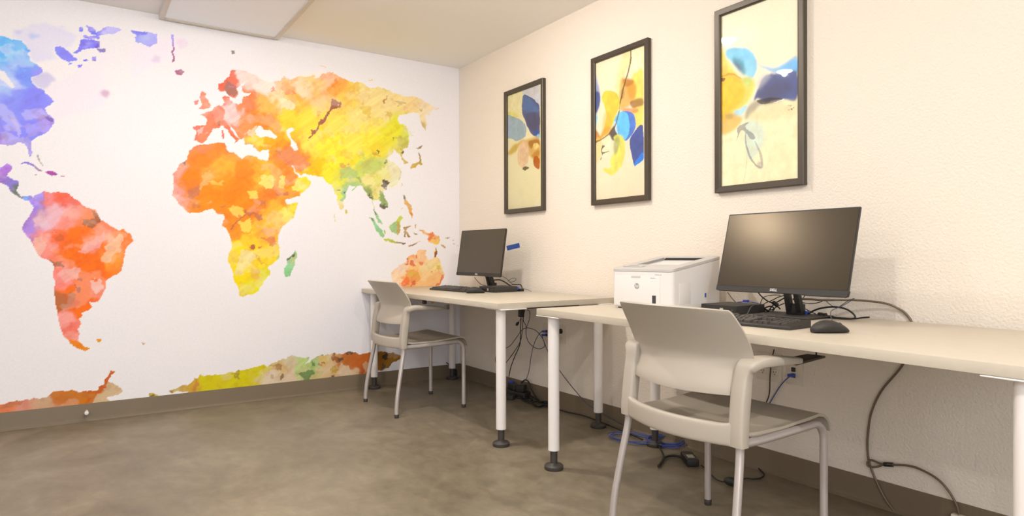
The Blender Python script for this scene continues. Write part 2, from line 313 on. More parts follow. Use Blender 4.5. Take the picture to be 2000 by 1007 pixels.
#MAP_BEGIN
A_ = lambda *p: crop(0, 0, 2.5175, p)
B_ = lambda *p: crop(300, 60, 3.356, p)
D_ = lambda *p: crop(560, 100, 3.356, p)
E_ = lambda *p: crop(300, 330, 3.729, p)
F_ = lambda *p: crop(640, 320, 3.596, p)
G_ = lambda *p: crop(280, 640, 3.846, p)
def bl(x): return 812-0.1096*x
LAND = [
 # north america (its western side runs on beyond the frame)
 A_((-1250,150),(-1100,95),(-900,130),(-700,110),(-420,120),(-200,150),(-20,170),(20,178),(60,195),(100,200),(125,225),(150,250),(135,265),(150,300),(180,315),(205,335),(212,350),(200,362),(185,372),(150,380),(160,410),(180,430),(215,440),(225,465),(250,475),(262,495),(245,515),(225,535),(235,555),(250,570),(268,590),(265,610),(245,630),(235,650),(200,668),(170,685),(150,700),(152,720),(158,745),(150,775),(138,755),(132,725),(120,705),(95,703),(55,712),(0,708),(-60,715),(-110,745),(-130,790),(-110,850),(-60,870),(-20,885),(0,820),(30,808),(62,815),(50,840),(30,865),(60,880),(90,885),(92,915),(80,935),(100,965),(125,962),(150,960),(168,975),(150,990),(120,982),(95,972),(60,945),(40,920),(0,898),(-60,890),(-150,850),(-200,780),(-300,640),(-420,560),(-470,420),(-620,300),(-800,240),(-1000,300),(-1250,330),(-1100,230)),
 A_((95,805),(130,795),(165,808),(190,822),(215,838),(195,836),(160,816),(120,806)), A_((222,848),(240,840),(262,842),(285,855),(270,863),(235,860)), A_((165,856),(185,857),(180,864)), A_((300,862),(316,864),(302,868)),
 A_((178,758),(188,762),(200,790),(215,815),(205,810),(190,785)), A_((860,345),(885,338),(908,350),(897,372),(872,366)),
 # arctic islands
 A_((268,230),(300,228),(330,245),(350,262),(377,295),(340,302),(300,285),(275,262)), A_((398,195),(440,190),(485,205),(492,232),(440,240),(405,238),(385,262),(362,265),(380,238)),
 A_((418,125),(455,130),(475,160),(520,130),(560,130),(597,147),(560,165),(480,178),(440,155)), A_((385,135),(407,138),(402,158),(388,152)), A_((408,175),(450,172),(490,180),(485,192),(415,187)),
 A_((470,240),(515,235),(522,250),(490,260)), A_((645,145),(720,160),(770,168),(772,212),(735,232),(700,210),(665,207),(660,185),(675,172),(650,160)), A_((408,290),(425,288),(430,298),(412,300)), A_((375,318),(405,315),(405,330),(385,333)), A_((448,280),(470,278),(475,298),(455,300)), A_((340,305),(352,307),(350,316),(338,314)), A_((845,172),(855,172),(858,300),(850,308)),
 # south america
 [(66,383),(86,373),(100,378),(115,373),(132,378),(152,392),(166,404),(186,408),(192,420),(196,430),(206,433),(218,441),(230,450),(241,446),(253,455),(259,468),(254,476),(246,486),(243,498),(240,515),(238,528),(228,537),(215,541),(207,549),(206,560),(200,575),(190,589),(176,588),(180,598),(172,607),(160,611),(160,618),(154,624),(159,632),(152,642),(156,652),(152,662),(160,672),(177,679),(166,684),(150,680),(135,668),(124,655),(119,640),(115,625),(111,608),(107,590),(107,560),(105,525),(103,512),(85,504),(72,492),(60,470),(48,458),(44,448),(47,435),(58,422),(64,412),(64,402),(58,395),(64,388)],
 [(188,662),(199,663),(197,668),(190,668)], [(277,668),(285,671),(280,673)],
 # africa
 E_((135,185),(165,222),(190,262),(225,295),(262,320),(300,310),(350,314),(390,302),(435,295),(450,312),(465,328),(510,328),(517,350),(505,385),(503,410),(530,440),(548,470),(560,505),(568,545),(572,580),(550,605),(541,640),(543,680),(565,715),(580,750),(585,790),(592,820),(615,860),(625,890),(628,925),(650,928),(685,915),(715,915),(760,885),(800,830),(815,790),(848,770),(850,740),(835,715),(870,680),(915,645),(920,600),(916,565),(905,530),(908,480),(925,440),(950,410),(1010,360),(1035,310),(1057,243),(975,255),(955,242),(960,225),(985,215))+B_((880,905),(840,850),(760,780),(750,845),(700,845),(640,815),(600,820),(580,842),(530,800),(485,785),(470,740),(420,738),(340,745),(282,750),(235,790),(215,842),(165,880),(128,940),(130,1000)),
 # eurasia
 B_((760,780),(715,778),(700,790),(660,768),(655,748),(635,740),(605,748),(590,705),(560,708),(530,650),(500,618),(505,640),(540,675),(560,705),(545,725),(530,735),(540,712),(505,680),(480,650),(455,625),(430,640),(388,640),(378,665),(350,690),(345,715),(320,738),(290,732),(265,712),(270,690),(285,660),(262,640),(255,625),(300,620),(340,622),(348,590),(335,560),(305,548),(350,535),(380,530),(395,505),(430,482),(450,495),(470,470),(452,440),(470,425),(495,430),(495,455),(520,478),(560,480),(585,470),(590,432),(640,410),(592,402),(575,365),(612,330),(575,345),(545,378),(555,400),(540,445),(515,445),(490,420),(470,392),(440,405),(420,385),(425,350),(460,335),(490,300),(505,270),(545,257),(600,262),(660,288),(690,310),(730,330),(780,340),(830,325),(850,295),(900,320),(960,300),(1000,305),(1060,285))+D_((190,180),(215,165),(230,150),(270,140),(300,135),(340,160),(390,190),(440,210),(480,198),(530,228),(560,245),(600,232),(640,245),(700,270),(750,285),(800,298),(850,300),(930,340),(960,365),(1000,380),(960,385),(950,400),(930,420),(905,405),(918,470),(915,520),(890,480),(870,440),(865,405),(820,402),(735,420),(728,455),(745,480),(790,485),(800,530),(805,590),(795,625),(762,642),(765,670),(755,690),(765,700),(795,735),(775,740),(755,705),(740,675),(700,648),(690,680),(655,702),(690,722),(725,745),(745,775),(748,810),(735,850),(700,880),(680,895),(640,890))+F_((420,172),(395,182),(388,200),(405,240),(425,270),(420,300),(392,322),(362,292),(372,262),(350,250),(325,262),(320,290),(330,325),(350,355),(372,390),(385,428),(362,410),(345,378),(325,335),(318,290),(312,245),(290,225),(275,222),(270,200),(240,155),(210,152),(180,180),(130,220),(118,260),(105,270),(112,305),(95,327),(80,290),(60,230),(40,160))+D_((300,880),(270,865),(240,825),(160,815),(125,795),(90,815),(60,790),(35,745))+B_((905,885),(945,960))+E_((1075,62),(1112,50),(1148,95),(1130,130),(1110,150),(1060,195),(985,215))+B_((880,905),(840,850)),
 B_((300,410),(325,393),(345,410),(340,435),(358,460),(373,488),(372,505),(340,514),(300,514),(320,490),(312,462),(300,440)), B_((265,462),(290,450),(292,475),(270,486)), B_((505,135),(530,130),(535,150),(515,155)), B_((450,655),(462,650),(465,700),(452,705)),
 D_((848,632),(870,622),(900,613),(880,640),(858,642)), D_((865,650),(880,690),(888,740),(860,750),(842,760),(812,768),(820,745),(862,728),(872,715)), D_((535,185),(560,185),(578,198),(550,195)), D_((215,90),(265,105),(245,106)), D_((790,485),(832,562),(818,545)), D_((752,862),(760,860),(760,888),(754,885)), D_((765,940),(778,942),(785,965),(800,1000),(785,998),(768,965)),
 # south east asia and oceania
 F_((530,215),(548,222),(545,262),(570,275),(588,300),(600,355),(590,378),(575,350),(562,310),(545,280),(535,255)), F_((290,372),(320,382),(350,425),(382,465),(403,505),(392,522),(365,500),(345,470),(325,435),(305,395)), F_((398,525),(440,530),(480,543),(560,552),(550,562),(500,556),(440,550),(405,540)),
 F_((430,435),(465,412),(500,378),(515,365),(528,378),(512,420),(520,435),(505,470),(495,497),(470,487),(445,477),(435,455)), F_((532,445),(560,435),(590,436),(560,452),(552,470),(577,512),(560,517),(548,490),(542,517),(532,502),(545,472)), F_((565,580),(600,560),(655,543),(620,563),(580,584)),
 F_((640,460),(665,458),(690,480),(740,482),(785,515),(792,545),(760,572),(738,560),(715,545),(700,505),(670,490)), F_((600,488),(640,490),(625,498)), F_((790,560),(830,580),(825,590),(800,575)), F_((800,522),(835,522),(862,512),(845,530)), F_((872,532),(880,530),(880,540)), F_((888,552),(898,555),(893,562)), F_((910,570),(920,575),(915,580)), F_((615,425),(622,425),(622,450),(616,450)),
 F_((122,318),(135,325),(145,345),(138,358),(126,350)), F_((42,350),(48,352),(50,400),(45,400)), F_((397,465),(408,468),(405,490),(396,486)), F_((515,325),(530,305),(532,310)),
 F_((448,790),(455,760),(480,725),(510,710),(545,690),(555,668),(575,650),(600,635),(622,642),(632,610),(650,598),(665,608),(690,605),(690,640),(722,675),(738,660),(745,610),(755,590),(762,615),(772,635),(762,650),(790,690),(800,725),(808,750),(820,770),(812,800),(800,825),(785,862),(790,930),(740,980),(700,940),(640,930),(560,900),(530,920),(490,880),(458,835)), F_((810,715),(825,722),(815,722)),
 E_((1030,590),(1042,632),(1025,690),(1010,740),(995,777),(965,785),(950,765),(950,722),(972,690),(962,655),(1000,632)), E_((1083,228),(1095,228),(1094,233)),
 # antarctica
 [(-420,830),(-300,815),(-200,822),(-80,800),(0,790),(20,784),(60,780),(92,775),(100,768),(108,764),(120,762),(150,763),(190,762),(193,752),(203,748),(205,742),(210,735),(216,723),(226,724),(217,733),(211,746),(222,749),(236,757),(238,765),(228,772),(205,776),(214,782),(200,bl(200)),(100,bl(100)),(0,bl(0)),(-420,bl(-420))],
 G_((42,500),(55,482),(75,480),(95,495),(110,500),(100,530),(45,530)), G_((188,472),(205,462),(250,455),(285,440),(340,428),(375,400),(385,378),(410,375),(425,352),(520,355),(600,340),(660,328),(720,325),(820,300),(900,272),(930,290),(970,262),(1000,258),(1080,220),(1120,205),(1160,212),(1200,222),(1245,220),(1215,275),(1250,255),(1300,218),(1360,200),(1430,195),(1500,192),(1530,186),(1590,185),(1620,202),(1660,192),(1700,182),(1850,184),(1905,195),(1932,210),(1930,232),(1880,258),(1850,285),(1830,308),(1760,325),(1720,360),(1000,450),(340,520),(330,480),(215,485)),
]
SEA = [ B_((665,655),(690,620),(712,628),(722,650),(762,650),(812,695),(798,710),(740,692),(700,700),(675,682)), B_((868,658),(885,640),(912,635),(922,650),(890,670),(902,702),(935,740),(948,778),(925,787),(897,752),(902,722),(875,685)),
 B_((500,618),(530,650),(560,708),(530,680)), A_((-300,330),(-180,300),(-60,330),(20,350),(75,430),(55,432),(0,385),(-120,400),(-260,390)), D_((385,935),(410,880),(455,885),(430,905),(400,950)) ]
PALE = [ # very light washes: polygon, colour
 (A_((70,155),(160,120),(280,125),(330,150),(390,175),(370,200),(330,230),(270,230),(262,260),(290,290),(230,295),(200,320),(150,290),(150,250),(120,215),(60,185)), (224,221,247)),
 (A_((150,380),(200,362),(240,365),(262,385),(285,398),(262,412),(235,425),(215,440),(180,430),(160,410)), (196,192,236)),
 (A_((230,440),(262,412),(300,400),(360,360),(400,330),(440,320),(470,300),(520,275),(548,290),(510,320),(505,400),(520,440),(545,460),(510,480),(542,515),(500,525),(440,545),(380,560),(330,580),(270,605),(250,570),(262,495)), (243,231,243)),
 (A_((630,250),(700,225),(780,180),(850,175),(925,200),(890,230),(870,290),(800,315),(720,330),(690,372),(650,372),(635,320)), (243,232,245)),
 (A_((735,290),(760,280),(790,290),(785,312),(745,315)), (222,205,232)), (A_((870,195),(915,190),(925,225),(885,240),(872,220)), (236,216,236)), (A_((495,445),(520,430),(538,450),(528,475),(500,472)), (200,150,195)),(A_((125,175),(160,165),(190,185),(150,190)), (176,196,248)),(A_((70,155),(95,148),(110,155),(80,165)),(190,195,245)),
 (A_((180,318),(240,300),(330,300),(375,318),(360,360),(300,400),(285,398),(212,350)), (243,238,240)),
 (B_((820,270),(840,245),(900,225),(860,250),(840,285)), (247,234,226)), (B_((660,290),(780,320),(780,380),(730,420),(660,400),(640,330)), (248,238,232)),
 (D_((10,190),(100,160),(200,130),(260,140),(180,200),(60,230)), (250,236,226)),
 (F_((420,100),(500,60),(515,90),(490,150),(440,168),(420,150)), (240,238,208)),
]
BLOB = [ # darker patches inside the land
 (D_((300,315),(325,312),(342,350),(330,362),(300,375),(270,430),(240,465),(215,500),(190,530),(165,560),(135,582),(185,510),(215,465),(255,420),(275,365)), (172,104,82), 1.0),
 (D_((650,290),(662,300),(652,335),(635,325)), (190,120,70), .9), (D_((540,360),(500,340),(475,350),(500,400),(515,440),(540,440),(550,390)), (238,205,90), .8), (D_((375,230),(440,235),(450,270),(410,275),(370,255)), (245,200,85), .7),
 (D_((300,180),(330,175),(325,225),(300,225)), (252,150,70), .8), (D_((0,245),(60,255),(60,285),(20,290),(-20,280)), (250,158,85), .8), (D_((190,390),(225,385),(230,415),(200,430)), (250,175,80), .8),
 (D_((700,325),(770,330),(770,355),(720,355)), (218,180,90), .8), (D_((645,395),(680,400),(685,440),(665,455)), (225,190,85), .7), (D_((870,365),(895,370),(890,385),(870,380)), (205,185,110), .8),
 (D_((590,640),(612,635),(615,655),(595,665)), (120,105,80), .9), (D_((575,650),(590,670),(620,670),(600,680),(575,672)), (215,165,80), .8), (D_((680,560),(700,565),(695,580),(682,575)), (140,140,80), .8),
 (D_((700,560),(790,560),(800,620),(760,640),(720,620)), (196,190,100), .6), (D_((750,645),(768,650),(762,680),(750,672)), (105,100,85), 1), (D_((650,715),(665,715),(665,740),(650,735)), (110,120,80), .9),
 (D_((350,740),(395,742),(385,765),(355,760)), (220,170,95), .8), (D_((355,650),(425,650),(435,690),(400,700),(360,690)), (244,205,80), .6), (D_((245,680),(320,690),(310,720),(255,720)), (244,210,80), .5),
 (D_((345,780),(400,760),(450,780),(480,820),(420,830),(360,825)), (182,205,125), .8), (D_((500,715),(600,720),(650,740),(580,800),(480,790)), (200,212,118), .7), (D_((340,895),(365,895),(365,912),(345,912)), (110,130,90), .9),
 (D_((628,830),(645,830),(665,870),(662,900),(632,885)), (106,98,88), 1), (D_((610,905),(640,930),(665,985),(665,1010),(605,1010)), (150,175,110), .9), (D_((460,820),(490,815),(490,850),(462,845)), (150,175,105), .7),
 (D_((800,500),(790,540),(760,540),(765,500)), (225,232,130), .6), (D_((490,885),(530,890),(570,930),(570,970),(530,950)), (150,172,105), .9), (D_((525,930),(560,945),(565,975),(545,970)), (112,100,84), 1), (D_((385,900),(440,870),(445,890),(400,935),(380,985),(355,965)), (160,205,155), .9), (D_((390,930),(402,920),(395,945)), (110,110,90), 1),
 (F_((362,285),(420,285),(418,302),(392,322)), (112,102,92), 1), (F_((318,318),(332,325),(350,358),(342,362)), (120,110,95), 1), (F_((345,360),(372,380),(385,428),(362,410)), (160,205,150), 1), (F_((290,372),(310,378),(325,400),(310,398)), (120,115,90), .9), (F_((310,398),(340,405),(403,505),(380,510),(325,435)), (148,208,152), 1),
 (F_((480,545),(560,552),(550,562),(485,552)), (130,100,85), 1), (F_((505,405),(520,435),(505,470),(495,495),(480,490),(490,430)), (214,160,75), .8), (F_((430,435),(465,415),(490,440),(470,487),(445,477)), (172,215,155), .9),
 (F_((530,215),(548,222),(545,262),(535,255)), (90,105,115), 1), (F_((700,480),(740,482),(760,505),(730,520),(705,500)), (238,130,88), .9), (F_((745,590),(755,590),(772,635),(762,650),(740,655)), (115,88,72), 1), (F_((750,605),(757,605),(757,640),(748,640)), (190,75,55), 1),
 (F_((545,690),(560,665),(570,672),(550,705),(535,710)), (220,110,75), .9), (F_((590,675),(612,678),(610,715),(590,720),(580,705)), (232,118,80), .9), (F_((622,635),(642,645),(638,668),(622,660)), (228,110,80), .9), (F_((645,690),(670,685),(672,700),(655,708)), (240,140,90), .9),
 (F_((545,755),(590,735),(630,745),(650,785),(640,820),(610,840),(560,820),(535,800)), (246,172,92), .9), (F_((530,790),(560,780),(570,830),(545,865),(515,860)), (252,130,72), .95), (F_((585,825),(605,815),(600,845),(580,850)), (235,110,75), .9), (F_((555,752),(620,752),(640,775),(560,775)), (232,190,80), .9), (F_((755,715),(790,720),(800,745),(765,752)), (230,195,90), .9), (F_((800,770),(818,770),(808,810),(785,855),(768,850),(785,805)), (238,128,82), .95),(F_((460,715),(500,712),(540,730),(520,745),(490,740)), (250,222,205), .8), (F_((690,700),(740,690),(740,740),(650,760),(640,730)), (246,226,165), .7),(F_((740,750),(750,755),(748,765),(738,762)), (190,110,50), 1),
 (E_((968,655),(1018,612),(1012,645),(985,672),(966,682)), (112,106,104), 1), (E_((1018,632),(1036,632),(1030,660),(1015,655)), (200,205,120), .9),
 (E_((245,150),(300,125),(340,140),(330,180),(290,210),(255,190)), (205,125,90), .8), (E_((270,245),(320,240),(335,275),(300,285)), (212,128,80), .8), (E_((485,270),(510,235),(515,260),(490,285)), (205,125,85), .8), (E_((540,448),(590,385),(640,330),(665,295),(690,300),(620,370),(575,430)), (195,115,75), .9), (E_((770,235),(825,240),(820,270),(775,270)), (205,125,85), .8), (E_((875,170),(990,160),(1000,185),(890,195)), (212,122,80), .9), (E_((665,290),(700,300),(790,350),(790,375),(740,360),(690,330)), (200,118,75), .9),
 (E_((560,280),(600,255),(650,280),(640,320),(600,345),(565,320)), (251,215,92), .9), (E_((690,175),(750,160),(760,200),(720,225),(690,205)), (251,215,92), .9), (E_((775,60),(810,25),(870,50),(860,120),(810,130),(775,100)), (248,228,122), .9), (E_((910,60),(950,45),(960,100),(940,135),(915,120)), (248,220,100), .9), (E_((620,370),(700,365),(720,440),(700,470),(640,430)), (249,222,92), .9), (E_((1010,110),(1060,75),(1148,90),(1110,145),(1010,150)), (248,234,100), .9), (E_((955,60),(1000,20),(1040,40),(1000,100),(960,105)), (245,150,78), .9),
 (E_((355,50),(400,20),(440,70),(380,120),(345,170),(330,150)), (246,190,120), .7), (E_((400,90),(450,95),(520,85),(500,120),(430,115)), (250,205,100), .7), (E_((780,495),(880,510),(905,545),(840,560)), (234,140,80), .9), (E_((705,545),(732,545),(728,575),(708,575)), (190,110,60), 1), (E_((770,560),(800,558),(795,575),(772,575)), (225,125,75), .9), (E_((800,440),(905,430),(900,480),(810,470)), (246,178,98), .8), (E_((700,720),(770,730),(780,770),(740,800),(705,770)), (238,195,76), .8), (E_((700,575),(760,640),(830,720),(780,690),(720,610)), (230,180,75), .9), (E_((630,580),(720,590),(740,640),(640,760),(600,770),(610,690)), (246,230,160), .75), (E_((545,600),(610,600),(625,660),(580,690),(545,680)), (248,218,82), .9),(E_((130,20),(165,0),(225,-20),(215,50),(165,80),(135,55)), (246,170,150), .9),(E_((132,180),(200,175),(180,210),(150,205)), (248,185,175), .9),
 (B_((175,855),(215,845),(205,880),(185,870)), (150,110,80), 1), (B_((455,360),(490,335),(520,355),(550,390),(545,410),(520,445),(490,420),(460,390)), (168,115,100), .9), (B_((495,360),(520,355),(530,375),(500,380)), (195,125,150), .9), (B_((510,265),(540,262),(520,310),(510,330),(560,320),(570,330),(530,350),(495,340),(490,310)), (232,118,95), .9), (B_((605,425),(625,425),(640,470),(670,490),(660,520),(560,500),(590,470)), (240,140,95), .9),
 (B_((455,500),(520,480),(550,520),(560,570),(500,600),(445,570)), (249,212,210), .9), (B_((410,605),(440,600),(440,625),(425,635)), (170,110,70), .9), (B_((340,560),(440,490),(455,530),(440,590),(350,595)), (242,132,105), .9), (B_((430,600),(470,590),(550,680),(545,700),(480,640)), (238,122,88), .9), (B_((265,630),(300,630),(300,700),(285,720),(268,700)), (236,128,112), .9), (B_((300,640),(340,640),(335,680),(305,690)), (248,200,196), .9),
 (B_((855,400),(910,385),(925,410),(890,425)), (248,150,80), .9), (B_((840,335),(865,335),(865,380),(845,385)), (246,180,130), .8), (B_((775,365),(790,350),(790,400),(778,400)), (240,120,100), .8), (B_((830,450),(900,455),(930,490),(900,530),(830,500)), (250,232,190), .9), (B_((600,670),(640,640),(680,620),(670,680),(640,700)), (246,215,180), .8), (B_((650,690),(720,700),(720,760),(660,740)), (249,216,80), .8), (B_((820,790),(900,770),(940,800),(1020,870),(1000,910),(890,900),(840,840)), (232,145,98), .8), (B_((780,790),(850,770),(840,800)), (215,140,80), .8),
 (crop(0,400,2.19,((345,55),(350,80),(385,95),(395,105),(425,70),(418,40),(395,15),(385,35),(400,55))), (165,100,60), .9), (crop(0,400,2.19,((210,240),(265,235),(270,260),(230,260))), (165,100,65), .85), (crop(0,400,2.19,((235,370),(330,380),(300,440),(250,450),(240,420))), (190,108,62), .8), (crop(0,400,2.19,((240,120),(265,122),(265,150),(240,150))), (220,100,50), .9), (crop(0,400,2.19,((320,340),(340,342),(342,360),(325,362))), (180,80,60), .9), (crop(0,400,2.19,((340,310),(360,310),(358,325),(342,325))), (190,85,60), .9),
 (crop(0,400,2.19,((270,270),(340,260),(350,300),(330,320),(270,320),(255,300))), (250,180,172), .8), (crop(0,400,2.19,((390,320),(430,310),(440,350),(405,380),(390,360))), (248,196,190), .8), (crop(0,400,2.19,((450,170),(500,130),(530,150),(510,200),(450,250),(430,240),(460,200))), (250,200,160), .8), (crop(0,400,2.19,((370,160),(440,120),(460,140),(420,180),(370,210),(340,200))), (249,172,165), .8), (crop(0,400,2.19,((140,140),(170,130),(200,180),(180,210),(150,190))), (248,190,175), .8), (crop(0,400,2.19,((100,80),(130,50),(150,90),(140,120),(105,120))), (150,110,205), .8),
 (A_((5,225),(100,200),(135,240),(120,270),(20,270)), (104,166,252), .8), (A_((60,575),(85,570),(110,650),(100,670),(80,640)), (160,150,222), .8), (A_((110,620),(230,590),(240,640),(140,680)), (150,135,212), .6), (A_((230,560),(265,590),(255,610),(240,600)), (105,75,150), .8),
 (G_((1175,345),(1250,310),(1285,335),(1240,385),(1190,385)), (112,142,86), .9), (G_((1262,258),(1290,258),(1290,290),(1262,290)), (112,130,80), .9), (G_((1320,262),(1350,255),(1358,285),(1330,290)), (190,105,55), .9), (G_((1410,210),(1450,200),(1520,210),(1510,240),(1450,250),(1425,250),(1410,235)), (165,98,52), .9), (G_((1455,205),(1515,215),(1510,245),(1470,245)), (98,85,70), .95), (G_((1410,285),(1465,280),(1460,330),(1420,335)), (200,165,60), .9), (G_((1500,260),(1555,270),(1560,330),(1500,340),(1470,310)), (226,200,165), .9), (G_((1395,355),(1450,355),(1440,375),(1400,372)), (100,80,60), .9), (G_((1795,195),(1840,195),(1842,240),(1800,240)), (70,62,50), .95), (G_((1770,255),(1815,265),(1800,310),(1775,300)), (95,85,65), .8), (G_((1645,270),(1700,250),(1700,320),(1655,330)), (208,170,130), .8), (G_((1000,280),(1050,285),(1045,325),(1000,325)), (178,135,85), .9), (G_((1038,360),(1062,362),(1050,400),(1038,400)), (140,115,80), .9), (G_((960,355),(985,355),(985,380),(962,380)), (190,160,110), .9), (G_((945,275),(1000,285),(1000,305),(950,295)), (170,155,70), .8), (G_((385,378),(410,375),(400,430),(380,480),(365,470),(375,420)), (205,140,60), .9), (G_((665,335),(715,325),(715,380),(695,375),(700,345),(670,348)), (160,140,55), .8), (G_((190,465),(218,462),(215,485),(192,485)), (150,120,55), .9), (G_((45,485),(75,480),(80,500),(50,510)), (130,110,60), .9), (G_((1520,188),(1600,186),(1600,205),(1530,200)), (110,85,60), .9), (G_((1320,205),(1350,205),(1340,222),(1318,220)), (100,95,80), .9), (G_((1130,330),(1180,320),(1160,360),(1125,360)), (175,205,125), .8),
 ([(98,766),(190,763),(192,775),(150,782),(110,788)], (206,124,42), .9), ([(190,770),(212,748),(222,749),(238,760),(228,772),(205,778),(198,790),(186,790)], (218,192,152), .9), ([(0,790),(25,785),(45,786),(30,796),(0,800)], (205,125,85), .8),
]
CTRL = [(20,90,100,160,250),(60,115,105,150,245),(50,150,110,130,228),(20,200,120,125,216),(70,200,115,115,216),(60,260,115,115,216),(95,250,150,130,212),(10,160,150,170,240),(58,295,125,115,205),(-150,200,110,140,235),(-400,120,100,180,230),(85,155,130,130,225),(30,70,120,180,250),
 (120,100,120,120,225),(180,90,115,110,215),(195,95,90,70,180),(180,60,105,105,215),(220,57,170,165,235),(285,70,160,160,240),(280,62,110,110,215),(352,140,170,110,150),
 (10,335,160,115,205),(25,355,122,105,192),(50,385,100,130,200),(60,322,120,100,190),(100,340,170,90,170),(85,320,170,165,160),(30,375,110,120,120),
 (80,388,150,130,205),(95,385,240,150,150),(120,385,240,120,100),(55,430,165,125,205),(65,446,180,140,210),(85,435,235,200,215),(110,415,238,190,200),(125,430,245,160,150),(90,470,250,160,150),(140,450,255,128,65),(115,460,250,120,75),(180,480,250,150,120),(215,475,250,180,150),(205,445,245,145,115),(245,462,250,140,85),(215,500,255,165,85),(190,520,255,125,65),(150,510,255,125,65),(165,545,252,125,70),(130,540,250,155,150),(185,555,250,140,110),(150,580,225,105,60),(120,585,200,110,60),(160,600,255,125,60),(130,620,250,172,165),(140,645,240,130,115),(150,660,248,170,160),(150,677,235,140,60),(170,681,230,150,40),(193,664,230,160,50),(280,670,200,170,140),(150,470,255,126,66),(60,395,140,110,200),(140,490,255,126,64),(175,500,255,126,64),(200,480,255,130,70),(155,525,255,126,64),(195,535,255,124,62),(140,565,250,124,66),(175,435,255,128,68),(165,570,254,126,66),(455,102,150,140,125),(352,141,180,120,150),
 (345,340,245,165,150),(340,378,250,170,160),(370,350,255,146,68),(380,375,240,140,75),(420,345,252,175,95),(430,355,253,160,72),(470,360,255,146,72),(480,330,255,152,76),(440,320,252,180,88),(400,310,255,146,75),(430,290,250,150,80),(520,345,252,200,95),(505,330,250,180,85),(497,400,245,140,75),(560,395,240,160,85),(480,395,253,150,72),(540,410,245,190,90),(565,420,246,230,105),(540,440,248,205,100),(455,430,255,150,75),(460,450,250,160,80),(485,470,250,210,90),(520,465,250,185,95),(470,480,248,225,88),(500,490,250,220,90),(530,490,248,220,90),(500,530,246,215,80),(470,540,246,225,80),(490,562,235,225,85),(515,540,230,225,95),(520,510,248,220,90),(575,400,240,225,100),(415,375,253,148,70),(390,400,255,150,72),(450,385,253,150,70),(530,370,240,140,78),(515,300,250,190,90),
 (560,350,250,160,72),(590,358,248,235,100),(575,376,235,165,90),(605,355,248,230,90),(545,330,250,170,78),(560,330,245,150,80),
 (398,200,245,160,135),(382,198,240,150,140),(385,260,240,140,120),(400,272,240,145,115),(410,235,245,142,112),(425,225,240,125,95),(445,220,248,190,185),(462,230,248,195,190),(480,212,240,142,92),(500,230,255,148,76),(520,225,250,155,80),(485,196,240,140,95),(435,172,232,115,95),(455,160,235,125,105),(475,148,249,222,215),(500,150,250,232,225),(530,170,250,236,226),(475,245,248,155,105),(468,255,245,150,110),(440,262,238,120,90),(455,270,240,120,90),(437,265,235,120,110),(500,268,250,215,95),(520,272,252,180,75),(545,280,250,165,75),(555,300,232,145,90),(580,320,238,148,90),(610,325,250,200,80),(535,258,250,175,80),(485,285,220,180,120),
 (525,200,250,190,110),(545,190,250,220,170),(565,175,246,180,105),(550,165,250,205,165),(590,170,250,225,190),(580,200,246,195,100),(600,160,250,218,160),(640,155,250,205,170),(655,170,250,175,100),(620,175,246,205,140),(660,205,247,215,120),(690,185,246,216,120),(600,230,250,224,105),(570,230,250,220,95),(560,250,250,212,90),(620,255,250,222,100),(605,275,250,228,118),(640,290,250,234,100),(660,240,248,228,120),(700,225,246,228,150),(735,205,246,226,160),(720,185,246,228,165),(770,195,246,225,165),(800,205,247,222,165),(835,212,247,228,190),(855,213,247,226,205),(780,245,232,230,92),(760,265,236,229,95),(795,270,222,225,110),(740,290,238,220,95),(720,280,248,232,105),(690,290,250,236,118),(690,315,249,230,95),(650,320,250,233,95),(640,335,246,232,95),(670,340,225,220,105),(705,325,210,218,115),(735,320,205,215,112),(720,350,240,230,160),(738,355,225,225,120),(750,340,235,230,165),(770,345,240,238,205),(775,330,240,238,205),(745,360,238,228,165),(655,355,232,230,100),(668,375,225,228,112),(690,362,180,205,140),(668,398,242,226,165),(735,375,235,225,150),(748,385,165,190,115),(715,368,180,190,120),(800,305,215,200,120),(818,295,140,125,85),(805,315,205,175,90),(818,280,185,160,100),(790,385,230,200,150),(800,345,190,170,140),
 (725,430,160,205,150),(800,415,228,185,115),(805,422,220,150,70),(772,445,176,215,150),(782,430,205,222,110),(765,470,195,205,100),(790,475,140,105,85),(795,450,175,145,95),(830,455,238,200,150),(848,470,246,200,135),(850,475,246,215,120),(835,460,240,160,110),(868,480,200,170,110),(877,465,190,170,140),(675,412,205,205,110),
 (790,540,252,180,120),(810,520,248,205,145),(780,520,250,222,190),(835,530,252,216,165),(855,520,246,224,160),(825,550,252,205,150),(770,545,250,222,190),(815,500,252,212,170),(845,545,252,200,145),(840,505,250,215,170),(805,505,250,210,170),(800,500,248,190,140),
 (565,520,145,206,152),(575,500,165,205,150),
 (5,795,225,140,100),(40,790,215,150,130),(80,785,205,170,140),(100,768,200,120,80),(150,772,205,125,45),(190,757,200,110,55),(222,765,218,190,150),(212,735,205,110,60),(60,785,215,165,140),(200,740,200,100,60),
 (295,770,205,190,90),(345,758,205,190,130),(365,755,205,170,80),(400,748,213,202,70),(470,740,213,202,70),(515,720,213,202,70),(540,722,215,190,140),(530,740,222,205,180),(565,732,225,205,180),(570,705,218,208,175),(595,700,195,216,145),(580,725,200,212,150),(612,705,165,198,125),(630,700,220,195,130),(640,715,226,200,165),(650,725,222,195,150),(680,725,225,198,165),(685,700,195,120,70),(700,705,198,112,66),(708,720,190,105,62),(720,698,192,112,62),(740,695,158,112,50),(770,697,162,116,50),(760,715,160,118,60)]
